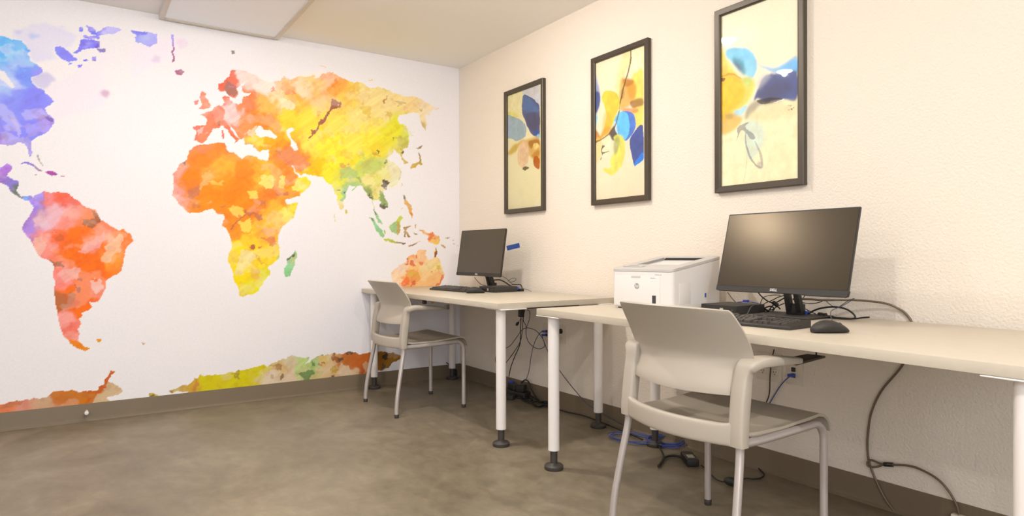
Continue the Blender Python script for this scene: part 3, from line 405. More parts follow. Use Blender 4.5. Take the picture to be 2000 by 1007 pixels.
#MAP_END
WHITE = (238, 235, 239)
def make_mural():
    st = 0.0048; ys = np.arange(-4.4, 0.0+st, st); ys = ys[ys <= -0.0004]; ys[-1] = -0.0004; zs = np.arange(0.02, 2.4395, st)
    Yg, Zg = np.meshgrid(ys, zs); P = np.stack([np.full_like(Yg, 0.0012), Yg, Zg], -1)
    px, py = proj(P.reshape(-1, 3)); px = px.reshape(Yg.shape); py = py.reshape(Yg.shape)
    n1 = vnoise(Yg, Zg, 0.03, 3, 1)-.5; n2 = vnoise(Yg, Zg, 0.03, 3, 2)-.5
    X = px+n1*6; Y = py+n2*6
    land = np.zeros(Yg.shape)
    for poly in LAND: land = np.maximum(land, inside(X, Y, poly))
    for poly in SEA: land[inside(px, py, poly)] = 0
    # colour field
    w1 = vnoise(Yg, Zg, 0.16, 4, 3)-.5; w2 = vnoise(Yg, Zg, 0.16, 4, 4)-.5
    w3 = vnoise(Yg, Zg, 0.035, 3, 12)-.5; w4 = vnoise(Yg, Zg, 0.035, 3, 13)-.5; CX = px+w1*26+w3*22; CY = py+w2*26+w4*22
    num = np.zeros(Yg.shape+(3,)); den = np.zeros(Yg.shape)
    sel = land > 0; cx = CX[sel]; cy = CY[sel]; nm = np.zeros((cx.size, 3)); dn = np.zeros(cx.size)
    for x, y, r, g, b in CTRL:
        d2 = (cx-x)**2+(cy-y)**2+9; wgt = 1/(d2*d2*d2**0.5); nm += wgt[:, None]*lin((r, g, b)); dn += wgt
    base = np.zeros(Yg.shape+(3,)); cc = nm/dn[:, None]; lum = cc.mean(1, keepdims=True); base[sel] = np.clip(lum+(cc-lum)*1.16, 0, 1)
    bx = px+n1*15+w1*6; by = py+n2*15+w2*6
    for poly, c, a in BLOB:
        mk = inside(bx, by, poly).astype(float)*a
        base = base*(1-mk[..., None])+lin(c)*mk[..., None]
    # watercolour mottling
    t = vnoise(Yg*0.8+Zg*0.5, Zg-Yg*0.35, 0.10, 5, 5); t2 = vnoise(Yg+Zg, Zg-Yg, 0.05, 4, 6)
    t3 = vnoise((Yg*0.8+Zg*0.6)*0.25, (Zg*0.8-Yg*0.6)*2.2, 0.045, 4, 7); base = base*(1+(t3-.5)[..., None]*np.array([.12, .30, .40]))
    lift = np.clip((t-0.60)/0.06, 0, 1)*0.16; deep = np.clip((0.40-t2)/0.04, 0, 1)*0.12
    base = base*(1-lift[..., None])+lin((252, 240, 226))*lift[..., None]; base = base*(1-deep[..., None]*np.array([.35, .9, .9]))
    wash = (vnoise(Yg, Zg, 0.35, 3, 9)-.5)*0.025
    paper = np.broadcast_to(lin(WHITE), Yg.shape+(3,))*(1+wash[..., None])
    for poly, c in PALE:
        mk = inside(bx, by, poly).astype(float)*(0.75+0.5*(t-.5)); mk = blur(mk, 1); mk = np.clip(mk, 0, 1)
        paper = paper*(1-mk[..., None])+lin(c)*mk[..., None]
    L2 = land[..., None]; blue = np.clip((base[..., 2]-base[..., 0])*2.2, 0, 1)[..., None]; base = base*(0.92+0.42*blue)+blue*lin((62, 70, 60)); col = paper*(1-L2)+np.clip(base, 0, 1)*L2
    o = grid_surface('wall_mural', P, col, vcol_mat('printed_mural_paper', 0.55, 0.3), flip=False)
    return tag(o, 'world map mural in rainbow watercolour on white, covering the left wall', 'mural')
make_mural()

# ---------------------------------------------------------------- ceiling panel and downlights
p = empty('ceiling_panel', (0, 0, H), 0, 'flat white rectangular ceiling panel with a raised rim, against the mural wall', 'ceiling light')
x0, x1, y0, y1 = 0.012, 1.23, -2.105, -1.395
f = MB()
for a in ((x0, x1, y0, y0+.03), (x0, x1, y1-.03, y1), (x0, x0+.03, y0+.03, y1-.03), (x1-.03, x1, y0+.03, y1-.03)): f.box(*a, -0.032, -0.0005, 0.003, 1)
f.build('rim', M_panelf, p); MB().box(x0+.028, x1-.028, y0+.028, y1-.028, -0.024, -0.004).build('diffuser', M_panel, p, smooth=0)
names = ['nearest the framed pictures by the mural', 'over the floor before the mural', 'over the middle of the room', 'near the right end of the tables', 'by the added back window, left', 'by the added back window, right']
for (x, y, pw), nm in zip(LAMPS, names):
    d = empty('recessed_downlight', (x, y, H), 0, 'round white recessed ceiling downlight '+nm, 'ceiling light', 'recessed ceiling downlights')
    ring = [(0.060, -0.001), (0.085, -0.001), (0.085, -0.004), (0.066, -0.009), (0.060, -0.006)]
    n = 32; rings = [[Vector((r*math.cos(2*PI*k/n), r*math.sin(2*PI*k/n), z)) for k in range(n)] for r, z in ring+[ring[0]]]
    MB().loft(rings, cap=False).build('trim_ring', M_leg, d)
    MB().lathe([(0.0601, -0.001), (0.0601, -0.003)], n=32).build('lens', M_lens, d)

# ---------------------------------------------------------------- framed pictures
#ART_BEGIN
P1 = lambda *p: crop(960, 130, 3.25, p)
P2 = lambda *p: crop(1130, 60, 2.8, p)
P3 = lambda *p: crop(1370, 0, 2.517, p)
ART = [
 ((244,236,196), [
  (P1((95,190),(200,160),(190,260),(200,330),(95,300)), (232,224,170), .7, 6), (P1((205,150),(300,105),(305,255),(270,210),(230,185),(205,178)), (208,206,210), .95, 2),
  (P1((95,290),(150,295),(170,320),(95,325)), (225,215,110), .8, 4), (P1((95,320),(130,315),(175,330),(210,365),(222,400),(215,440),(190,465),(150,468),(110,455),(95,440)), (160,182,196), .95, 1), (P1((95,330),(120,350),(115,430),(95,430)), (180,190,220), .6, 5),
  (P1((205,180),(235,190),(275,215),(305,265),(305,440),(280,442),(245,415),(215,350),(197,290),(195,220)), (78,90,140), .97, 1), (P1((200,190),(240,200),(300,270),(300,290),(230,290),(200,270)), (96,130,180), .7, 5), (P1((225,300),(300,300),(300,400),(255,405),(225,350)), (88,86,118), .8, 4), (P1((270,415),(295,400),(300,440),(280,440)), (50,90,190), .8, 3), (P1((285,440),(305,425),(305,455),(290,455)), (150,215,230), .9, 2),
  (P1((130,510),(170,480),(240,455),(305,455),(305,640),(270,600),(240,560),(200,480),(150,540),(100,560)), (214,166,60), .75, 3), (P1((240,470),(300,460),(302,500),(270,490),(255,520),(240,500)), (170,110,30), .8, 2), (P1((265,490),(295,485),(300,510),(275,530)), (240,215,140), .9, 1), (P1((255,560),(300,530),(304,560),(270,580)), (200,130,40), .7, 2),
  (P1((200,475),(225,480),(240,530),(235,590),(215,625),(190,640),(170,610),(165,560),(175,510)), (232,200,165), .95, 1), (P1((268,575),(290,565),(305,590),(303,645),(285,650),(265,620)), (190,98,32), .95, 1), (P1((200,640),(225,632),(240,640),(215,655),(198,655)), (95,80,50), .9, 1), (P1((130,500),(165,490),(155,535),(110,550)), (200,185,90), .5, 4)]),
 ((246,234,204), [
  (P2((245,130),(285,100),(350,80),(352,230),(300,235),(290,170),(250,250),(215,400),(200,330)), (244,230,160), .7, 5), (P2((290,100),(345,85),(345,220),(300,230)), (247,238,210), .8, 5),
  (P2((85,215),(100,260),(117,350),(110,420),(85,455)), (150,165,215), .9, 3), (P2((85,340),(117,345),(112,410),(85,455)), (75,92,150), .95, 2), (P2((85,455),(105,470),(95,520),(85,520)), (160,215,240), .9, 2),
  (P2((300,240),(352,225),(352,520),(320,530),(290,450),(300,380),(270,330)), (246,222,90), .85, 4), (P2((235,260),(270,265),(310,290),(315,350),(290,400),(240,430),(222,420),(225,330)), (228,180,80), .85, 3), (P2((270,290),(310,300),(305,360),(280,370)), (222,160,60), .8, 3), (P2((245,265),(300,270),(290,300),(250,300)), (190,120,45), .7, 2), (P2((285,385),(350,370),(350,405),(310,420),(290,415)), (150,95,50), .75, 2), (P2((245,425),(320,425),(320,445),(250,450)), (240,150,95), .8, 2), (P2((230,330),(250,320),(250,360),(232,372)), (170,120,50), .5, 2),
  (P2((127,370),(140,335),(170,325),(205,340),(222,370),(225,410),(210,450),(185,510),(160,560),(130,590),(85,610),(85,560),(110,580),(135,550),(150,470),(140,410)), (248,208,70), .97, 1), (P2((85,545),(110,560),(120,590),(85,610)), (205,130,40), .85, 2), (P2((140,450),(185,455),(165,530),(130,560)), (244,190,70), .6, 5), (P2((135,540),(170,520),(175,545),(110,600)), (220,150,60), .6, 3),
  (P2((170,550),(195,520),(210,560),(215,590),(190,600),(165,570)), (72,66,66), .9, 2), (P2((205,560),(220,520),(230,470),(180,540)), (110,110,120), .5, 3),
  (P2((225,450),(245,437),(290,445),(310,480),(312,530),(290,570),(260,600),(225,575),(200,530),(195,490)), (82,130,216), .97, 1), (P2((225,445),(250,440),(270,460),(280,510),(275,560),(255,595),(225,575),(198,530),(195,490)), (112,200,246), .97, 1), (P2((195,500),(205,505),(215,560),(200,545)), (225,238,240), .8, 1),
  (P2((280,600),(300,560),(345,515),(355,560),(355,690),(320,725),(305,735),(285,660)), (70,88,160), .97, 1), (P2((305,735),(320,700),(352,665),(355,700),(330,725)), (60,140,235), .95, 1),
  (P2((190,580),(235,570),(255,620),(250,690),(225,750),(180,788),(140,770),(135,755),(175,750),(175,700),(200,660),(210,620)), (228,226,100), .92, 2), (P2((205,580),(225,590),(215,650),(200,680),(190,640)), (170,175,110), .8, 3), (P2((130,580),(160,565),(180,590),(180,640),(160,680),(125,690),(95,640)), (244,234,200), .8, 2), (P2((90,600),(120,590),(125,680),(90,720)), (246,220,140), .6, 4),
  (P2((285,95),(290,150),(275,230),(250,310),(225,420),(221,420),(240,320),(268,235),(283,150),(281,98)), (110,85,50), .9, 0), (P2((90,605),(120,590),(190,530),(220,440),(226,440),(195,535),(122,597),(92,612)), (120,85,40), .8, 0), (P2((120,700),(130,680),(125,650),(130,625),(145,630),(133,640),(132,660),(170,658),(135,672),(125,700)), (80,70,60), .85, 0)]),
 ((248,240,210), [
  (P3((90,600),(210,560),(470,490),(470,870),(95,910)), (240,232,180), .6, 12), (P3((92,250),(130,300),(190,380),(260,400),(255,450),(215,520),(170,560),(92,580)), (246,214,80), .9, 4), (P3((92,370),(150,360),(195,385),(215,440),(200,490),(160,530),(92,560)), (250,196,42), .95, 3), (P3((92,370),(160,362),(200,390),(160,372),(92,378)), (205,150,40), .8, 0), (P3((92,380),(115,385),(110,400),(92,398)), (130,70,40), .9, 1), (P3((92,320),(130,330),(120,360),(92,350)), (235,170,50), .5, 3),
  (P3((125,245),(170,233),(220,237),(255,265),(270,310),(268,350),(250,385),(215,365),(180,330),(130,285),(120,265)), (120,202,246), .95, 2), (P3((155,285),(190,290),(215,320),(215,370),(190,350),(158,310)), (78,150,165), .9, 3), (P3((160,300),(190,320),(200,350),(165,320)), (92,100,140), .8, 3), (P3((215,300),(262,290),(262,350),(240,385),(215,360)), (150,215,240), .6, 4), (P3((200,380),(250,385),(240,430),(210,420)), (190,210,110), .8, 4),
  (P3((262,290),(300,325),(360,332),(420,305),(470,275),(470,355),(380,362),(340,350),(290,325)), (150,196,240), .9, 2), (P3((380,335),(470,290),(470,355),(380,360)), (100,180,240), .8, 3), (P3((285,420),(300,385),(330,362),(400,358),(470,352),(470,485),(400,488),(330,505),(285,480),(260,495),(268,460)), (70,84,142), .97, 2), (P3((290,470),(340,400),(420,400),(440,440),(370,485),(300,490)), (78,78,112), .8, 6), (P3((300,360),(340,365),(320,400),(280,440),(275,410)), (190,190,200), .6, 5),
  (P3((230,520),(290,490),(400,490),(330,515),(290,520),(250,560),(215,590)), (110,95,85), .6, 3), (P3((340,495),(400,486),(402,492),(350,505)), (245,245,240), .8, 1), (P3((275,492),(330,478),(400,486),(360,500),(300,512),(285,505)), (52,46,52), .85, 0), (P3((240,560),(330,520),(440,500),(470,500),(470,560),(330,590),(250,600)), (234,218,170), .8, 6),
  (P3((160,545),(190,535),(215,515),(225,525),(205,560),(175,575),(158,565)), (176,222,236), .95, 2), (P3((92,570),(150,560),(200,580),(180,620),(130,655),(92,655)), (226,176,60), .8, 4), (P3((120,560),(150,555),(155,580),(125,585)), (170,150,90), .7, 3), (P3((215,600),(290,605),(310,660),(295,720),(260,770),(225,770),(212,690)), (206,224,208), .8, 4),
  (P3((180,625),(205,610),(235,600),(215,620),(230,640),(260,660),(262,680),(240,680),(222,655),(222,700),(240,760),(275,810),(300,820),(290,830),(268,815),(232,765),(215,700),(215,650),(195,640),(180,670),(172,695),(178,660)), (100,95,110), .6, 0), (P3((262,690),(290,740),(302,790),(298,820),(290,790),(280,740)), (120,115,125), .5, 1), (P3((275,800),(300,795),(302,825),(280,825)), (170,160,150), .6, 2), (P3((425,538),(432,536),(432,543)), (90,80,90), .8, 0), (P3((438,535),(448,533),(446,543)), (90,80,90), .8, 0), (P3((450,528),(458,528),(455,535)), (100,90,90), .8, 0), (P3((425,515),(445,514),(440,520)), (140,130,120), .6, 1), (P3((205,890),(215,850),(222,770),(226,770),(218,855),(208,895)), (200,195,170), .5, 1)])]
#ART_END
def smoothpoly(pts, k=4):
    P = np.array(pts); n = len(P); out = []
    for i in range(n):
        a, b, c, d = P[i-1], P[i], P[(i+1) % n], P[(i+2) % n]
        for j in range(k):
            t = j/k; out.append(0.5*((2*b)+(c-a)*t+(2*a-5*b+4*c-d)*t*t+(3*b-a-3*c+d)*t**3))
    return out
M_art = vcol_mat('printed_canvas', 0.5)
M_pane = bpy.data.materials.new('picture_glass'); M_pane.use_nodes = True
N = M_pane.node_tree.nodes; L = M_pane.node_tree.links; N.clear()
o_ = N.new('ShaderNodeOutputMaterial'); mx = N.new('ShaderNodeMixShader'); fr = N.new('ShaderNodeFresnel'); fr.inputs[0].default_value = 1.28
tr = N.new('ShaderNodeBsdfTransparent'); gl = N.new('ShaderNodeBsdfGlossy'); gl.inputs['Roughness'].default_value = 0.02
L.new(fr.outputs[0], mx.inputs[0]); L.new(tr.outputs[0], mx.inputs[1]); L.new(gl.outputs[0], mx.inputs[2]); L.new(mx.outputs[0], o_.inputs[0])
XS = [(0.690, 1.149), (1.621, 2.076), (2.508, 2.961)]; PZ0, PZ1 = 1.248, 2.104
PLBL = ['framed abstract print nearest the corner, with a dark blue oval above a pale grey-blue one', 'framed abstract print with yellow swirl and cyan and blue petals, between the other two', 'framed abstract print above the near monitor, golden disc left and navy sweep right']
for (xa, xb), (bg, shapes), lab in zip(XS, ART, PLBL):
    pr = empty('framed_picture', ((xa+xb)/2, 0, PZ0), 0, lab, 'picture', 'framed abstract prints on the right wall')
    hw = (xb-xa)/2; hh = PZ1-PZ0; fw = 0.030
    # mitred frame: profile swept round the rectangle
    prof = [(0, -0.001), (0, -0.026), (0.003, -0.028), (fw-0.006, -0.025), (fw, -0.021), (fw, -0.001)]
    rings = []
    for cx, cz, sx, sz in ((-hw, 0, 1, 1), (hw, 0, -1, 1), (hw, hh, -1, -1), (-hw, hh, 1, -1), (-hw, 0, 1, 1)):
        rings.append([Vector((cx+sx*a, y, cz+sz*a)) for a, y in prof])
    MB().loft(rings, cap=False).build('frame', M_frame, pr, smooth=25)
    st = 0.0028; xs = np.arange(-hw+fw-.002, hw-fw+.002+st, st); zs = np.arange(fw-.002, hh-fw+.002+st, st)
    X, Z = np.meshgrid(xs, zs); P = np.stack([X, np.full_like(X, -0.012), Z], -1)
    Wd = P.reshape(-1, 3)+np.array([(xa+xb)/2, 0, PZ0]); px, py = proj(Wd); px = px.reshape(X.shape); py = py.reshape(X.shape)
    n1 = vnoise(X, Z, 0.05, 3, 21)-.5; n2 = vnoise(X, Z, 0.05, 3, 22)-.5; px = px+n1*3; py = py+n2*5
    t = vnoise(X, Z, 0.12, 4, 23)-.5
    col = np.broadcast_to(lin(bg), X.shape+(3,))*(1+t[..., None]*np.array([.03, .05, .12]))
    for poly, c, a, k in shapes:
        mk = inside(px, py, smoothpoly(poly)).astype(float)
        if k > 1: mk = blur(mk, max(1, int(k*.7)))
        mk = mk*a; cc = lin(c)*(1+(vnoise(X, Z, 0.03, 5, int(c[0]))-.5)[..., None]*np.array([.25, .40, .55]))*1.04
        col = col*(1-mk[..., None])+cc*mk[..., None]
    grid_surface('artwork', P, col, M_art, pr)
    MB().add([(-hw+fw-.004, -0.017, fw-.004), (hw-fw+.004, -0.017, fw-.004), (hw-fw+.004, -0.017, hh-fw+.004), (-hw+fw-.004, -0.017, hh-fw+.004)], [(0, 1, 2, 3)]).build('glass_pane', M_pane, pr, smooth=0)

# ---------------------------------------------------------------- tables
TD, TH = 0.78, 0.029
def make_table(loc, rz, h, legs, label, rails, TL=1.83):
    t = empty('work_table', loc, rz, label, 'table', 'laminate work tables along the right wall')
    MB().box(0, TL, -TD, 0, h-TH, h, 0.002, 2).build('tabletop', M_top, t)
    for lx, ly in legs:
        lg = MB().tube([(lx, ly, 0.085), (lx, ly, h-TH-.006)], 0.0255, 24).build('leg', M_leg, t)
        pl = MB().box(lx-.075, lx+.095 if lx < 1 else lx+.075, ly-.045, ly+.11 if ly < -.4 else ly+.045, h-TH-.006, h-TH-.0005, .002, 1).build('mounting_plate', M_leg, lg)
        MB().lathe([(0.001, 0.0), (0.041, 0.0), (0.043, 0.004), (0.043, 0.016), (0.038, 0.021), (0.020, 0.024), (0.0165, 0.028), (0.0165, 0.086)], (lx, ly, 0)).build('foot', M_foot, lg)
    for i, (a, b, y0, y1) in enumerate(rails):
        MB().box(a, b, y0, y1, h-TH-.022, h-TH-.0005, .002, 1).build('support_rail', M_rail, t)
    return t
make_table((0.010, -0.035, 0), 0, 0.7215, [(0.065, -0.712), (1.767, -0.722), (0.065, -0.075), (1.778, -0.085)], 'beige laminate table by the mural, holding the smaller monitor', [(0.5, 0.53, -.6, -.12), (1.62, 1.66, -.62, -.12)])
make_table((2.158, -0.018, 0), -0.026, 0.7168, [(0.070, -0.735), (1.835, -0.735), (0.060, -0.10), (1.835, -0.10)], 'beige laminate table in the foreground, holding the white printer', [(0.99, 1.05, -.52, -.12)], TL=1.905)

tt = bpy.data.objects['work_table.001']
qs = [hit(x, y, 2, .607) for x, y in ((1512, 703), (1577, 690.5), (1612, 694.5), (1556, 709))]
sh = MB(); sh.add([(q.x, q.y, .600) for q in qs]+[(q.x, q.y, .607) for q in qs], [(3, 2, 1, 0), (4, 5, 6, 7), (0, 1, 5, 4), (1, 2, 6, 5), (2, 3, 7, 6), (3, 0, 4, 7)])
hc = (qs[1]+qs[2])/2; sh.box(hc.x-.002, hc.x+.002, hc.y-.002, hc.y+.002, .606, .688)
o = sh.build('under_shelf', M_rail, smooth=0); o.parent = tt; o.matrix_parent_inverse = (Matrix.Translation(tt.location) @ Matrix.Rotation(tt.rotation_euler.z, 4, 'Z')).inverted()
# ---------------------------------------------------------------- chairs
def sweep(mb, path, prof):          # path: list of (pos, half_w, half_t); width along x, thickness in the path's yz normal
    rings = []; N = len(path)
    for i, (p, hw, ht) in enumerate(path):
        t = (path[min(i+1, N-1)][0]-path[max(i-1, 0)][0]).normalized(); xax = Vector((1, 0, 0)); xax = (xax-t*xax.dot(t)).normalized(); nn = t.cross(xax)
        rings.append([p+xax*(a*hw)+nn*(b*ht) for a, b in prof])
    mb.loft(rings); return mb
def superprof(n=20, e=0.45):
    out = []
    for k in range(n):
        a = 2*PI*k/n; c, s_ = math.cos(a), math.sin(a)
        out.append((math.copysign(abs(c)**e, c), math.copysign(abs(s_)**e, s_)))
    return out
SP = superprof()
def lerp(a, b, t): return a+(b-a)*t
def pw(t, pts):
    for (a, x), (b, y) in zip(pts, pts[1:]):
        if t <= b: u = (t-a)/(b-a); u = u*u*(3-2*u); return x+(y-x)*u
    return pts[-1][1]
def pl(t, pts):
    for (a, x), (b, y) in zip(pts, pts[1:]):
        if t <= b: u = (t-a)/(b-a); return x+(y-x)*u
    return pts[-1][1]
def make_chair(loc, rz, label):
    c = empty('stacking_armchair', loc, rz, label, 'chair', 'beige plastic armchairs at the tables')
    def back(u, v):
        s = u*2-1; z0 = 0.545; z = lerp(z0, 0.797, v)
        hw = pl(v, [(0, .207), (.2, .212), (.30, .221), (.38, .242), (.46, .249), (.62, .250), (.8, .245), (.93, .238), (.985, .234), (1, .229)])
        ys = pw(v, [(0, -.172), (.42, -.134), (1, -.221)]) if v < .42 else -.134-.087*((v-.42)/.58)**1.35; sag = lerp(.050, .062, v)
        z += 0.004*(1-s*s)*(1 if v > .5 else -1)*abs(v-.5)*2
        return Vector((s*hw, ys-sag*(1-s*s), z))
    MB().slab(back, 41, 45, -0.008).build('backrest', M_chair, c, smooth=60)
    for sd in (-1, 1):
        raw = [(.231, -.178, .403, .0265, .019), (.231, -.178, .44, .0265, .020), (.230, -.172, .50, .026, .021), (.230, -.164, .56, .026, .021), (.231, -.158, .598, .0245, .019), (.235, -.154, .625, .0275, .016), (.242, -.143, .638, .0330, .0155), (.247, -.112, .644, .0345, .0150), (.248, -.07, .643, .0345, .0150), (.248, -.01, .640, .031, .0135), (.246, .04, .636, .027, .0115), (.246, .074, .633, .021, .0095), (.246, .090, .632, .010, .005)]
        pp = spline([Vector(r[:3]) for r in raw], 4); ws = spline([Vector((r[3], r[4], 0)) for r in raw], 4)
        mb = MB(); sweep(mb, [(Vector((sd*p.x, p.y, p.z)), w.x, w.y) for p, w in zip(pp, ws)], SP); mb.build('armrest', M_chair, c, smooth=60)
    # lower rail: curved band between the uprights
    rings = []
    for k in range(33):
        s = -1+2*k/32; x = s*.232; y = -.178-.050*(1-s*s); zc = .434-.004*(1-s*s); fil = max(0, abs(s)-.82)/.18
        hz = .0325+.012*fil**2; t = Vector((.232, .048*2*s, 0)).normalized(); nn = Vector((-t.y, t.x, 0))
        rings.append([Vector((x, y, zc+(.010*fil**2)))+nn*(a*.0125)+Vector((0, 0, b*hz)) for a, b in SP])
    MB().loft(rings).build('lower_rail', M_chair, c, smooth=60)
    def seat(u, v):
        s = u*2-1
        y = pl(v, [(0, -.175), (.8, .205), (.9, .243), (.96, .262), (1, .266)])
        z = pl(v, [(0, .438), (.12, .434), (.4, .434), (.65, .443), (.8, .450), (.87, .444), (.93, .428), (1, .388)])
        z += -0.016*(1-s*s)*(1-v)*1.2+0.0; hw = pl(v, [(0, .205), (.15, .232), (1, .240)])
        yb = 0.045*(1-s*s)*max(0, 1-v*4)
        return Vector((s*hw, y-yb, z))
    MB().slab(seat, 29, 45, -0.009).build('seat', M_seat, c, smooth=60)
    fr = MB()
    for y in (-.11, .15): fr.tube([(-.234, y, .408), (.234, y, .408)], .0095, 12)
    fr.build('seat_frame', M_ctube, c)
    for sd in (-1, 1):
        lg = MB().tube([(sd*.257, -.232, .012), (sd*.256, -.231, .06), (sd*.253, -.222, .14), (sd*.244, -.198, .27), (sd*.236, -.179, .37), (sd*.235, -.177, .415)], .0125, 16, smooth=5).build('leg', M_ctube, c)
        MB().lathe([(0.001, 0), (.0125, 0), (.0138, .003), (.0138, .018), (.0126, .022)], (sd*.257, -.232, 0), 16).build('glide', M_foot, lg)
        pts = [(sd*.237, .230, .012), (sd*.237, .230, .20), (sd*.237, .230, .365)]
        for a in range(1, 7):
            q = a/6*PI/2; pts.append((sd*.237, .230-.052*(1-math.cos(q)), .365+.054*math.sin(q)))
        pts += [(sd*.236, .05, .413), (sd*.235, -.08, .408), (sd*.234, -.172, .408)]
        lg = MB().tube(pts, .0125, 16).build('leg', M_ctube, c)
        MB().lathe([(0.001, 0), (.0125, 0), (.0138, .003), (.0138, .018), (.0126, .022)], (sd*.237, .230, 0), 16).build('glide', M_foot, lg)
    return c
c1 = make_chair((0.706, -0.728, 0), -0.015, 'beige plastic armchair with silver legs, standing by the mural at the far table')
dup(c1, (3.104, -0.757, 0), -0.028, 'beige plastic armchair with silver legs in the foreground, at the near table')

# ---------------------------------------------------------------- monitors
def make_monitor(centre, yaw, tilt, w, h, desk_z, label, bw, bd, neck_back):
    c = Vector(centre); gz = desk_z
    mo = empty('computer_monitor', (c.x, c.y, gz), yaw, label, 'monitor', 'black computer monitors')
    M = Matrix.Translation((0, 0, c.z-gz)) @ Matrix.Rotation(-tilt, 4, 'X')
    # local: x right, -y towards viewer, z up in the panel plane
    hb = MB(); hw, hh = w/2, h/2
    def rr(a, b, r, n=5):
        o = []
        for cx, cz, s0 in ((a-r, -b+r, -PI/2), (a-r, b-r, 0), (-a+r, b-r, PI/2), (-a+r, -b+r, PI)):
            for k in range(n+1): q = s0+PI/2*k/n; o.append((cx+r*math.cos(q), cz+r*math.sin(q)))
        return o
    rings = []
    for sc, y in ((1, 0), (1, .004), (.985, .012), (.80, .022), (.62, .042), (.55, .046)):
        rings.append([M @ Vector((x*sc, y, z*sc)) for x, z in rr(hw, hh, .004)])
    hb.loft(rings); body = hb.build('housing', M_black, mo, smooth=30)
    bz = .0055; ch = .020
    sc = MB().box(-hw+bz, hw-bz, -.0012, .0, -hh+ch, hh-bz, 0, M=M).build('screen', M_screen, mo, smooth=0)
    # chin strip with stepped lower lip
    pts = [(-hw, -hh+ch-.001), (-hw, -hh+.001), (-hw+.01, -hh-.001), (-.11, -hh-.002), (-.03, -hh-.0005), (.06, -hh-.001), (.13, -hh-.004), (hw-.012, -hh-.004), (hw-.002, -hh), (hw, -hh+ch-.001)]
    MB().prism(pts, .012, M @ Matrix.Translation((0, .010, 0)) @ Matrix.Rotation(PI/2, 4, 'X')).build('chin', M_black2, mo, smooth=30)
    text_mesh('logo', 'DELL', .0135, .0004, M_logo, mo, M @ Matrix.Translation((-.012, -.0026, -hh+.0095)) @ Matrix.Rotation(PI/2, 4, 'X'), bold=.0004)
    # neck with a cable opening, and base
    ny = neck_back; top = M @ Vector((0, .044, -.06)); n = MB()
    def bar(x0, x1): 
        n.loft([[Vector((x0, ny-.012, .010)), Vector((x1, ny-.012, .010)), Vector((x1, ny+.012, .010)), Vector((x0, ny+.012, .010))], [Vector((x0*.9, top.y-.004, top.z)), Vector((x1*.9, top.y-.004, top.z)), Vector((x1*.9, top.y+.016, top.z)), Vector((x0*.9, top.y+.016, top.z))]])
    bar(-.032, -.011); bar(.011, .032); n.box(-.033, .033, ny-.014, ny+.014, .008, .050, .003); n.box(-.03, .03, top.y-.006, top.y+.016, top.z-.02, top.z+.04, .003)
    n.build('stand_neck', M_black, mo)
    y0 = ny-bd*.62; y1 = ny+bd*.38
    b = MB().box(-bw/2, bw/2, y0, y1, .0003, .009, .004, 3); b.build('stand_base', M_black2, mo)
    return mo
make_monitor((3.038, -.286, .970), .022, .275, .547, .325, .7168, 'large black monitor on the near table, warm lamp glow on its screen', .235, .175, .085)
make_monitor((.756, -.262, .977), .076, .152, .515, .315, .7215, 'smaller black monitor on the far table near the mural', .19, .150, .100)

# ---------------------------------------------------------------- computers, keyboards, mice
def make_pc(loc, rz, label):
    p = empty('mini_computer', loc, rz, label, 'computer', 'small black desktop computers')
    MB().box(0, .178, .004, .182, .002, .036, .002).build('case', M_black2, p)
    f = MB().box(0.001, .177, 0, .004, .003, .035, .0008)
    for k in range(16): f.box(.01+k*.005, .0125+k*.005, -.0006, .001, .008, .019)
    f.build('front_panel', M_black, p)
    MB().box(.096, .112, -.0012, .001, .009, .024, .0004).build('badge', M_silver, p)
    MB().box(.150, .160, -.0012, .001, .012, .022, .0008).build('power_button', M_foot, p)
    MB().box(.128, .142, -.0008, .001, .014, .018).build('usb_port', M_slot, p)
    for x in (.02, .158): MB().lathe([(.001, 0), (.007, 0), (.007, .003)], (x, .03, 0), 10).build('rubber_foot', M_black, p)
    return p
make_pc((2.692, -.342, .7168), .007, 'small flat black computer beside the printer, silver badge on its front')
make_pc((.862, -.335, .7215), 0.02, 'small flat black computer below the smaller monitor')
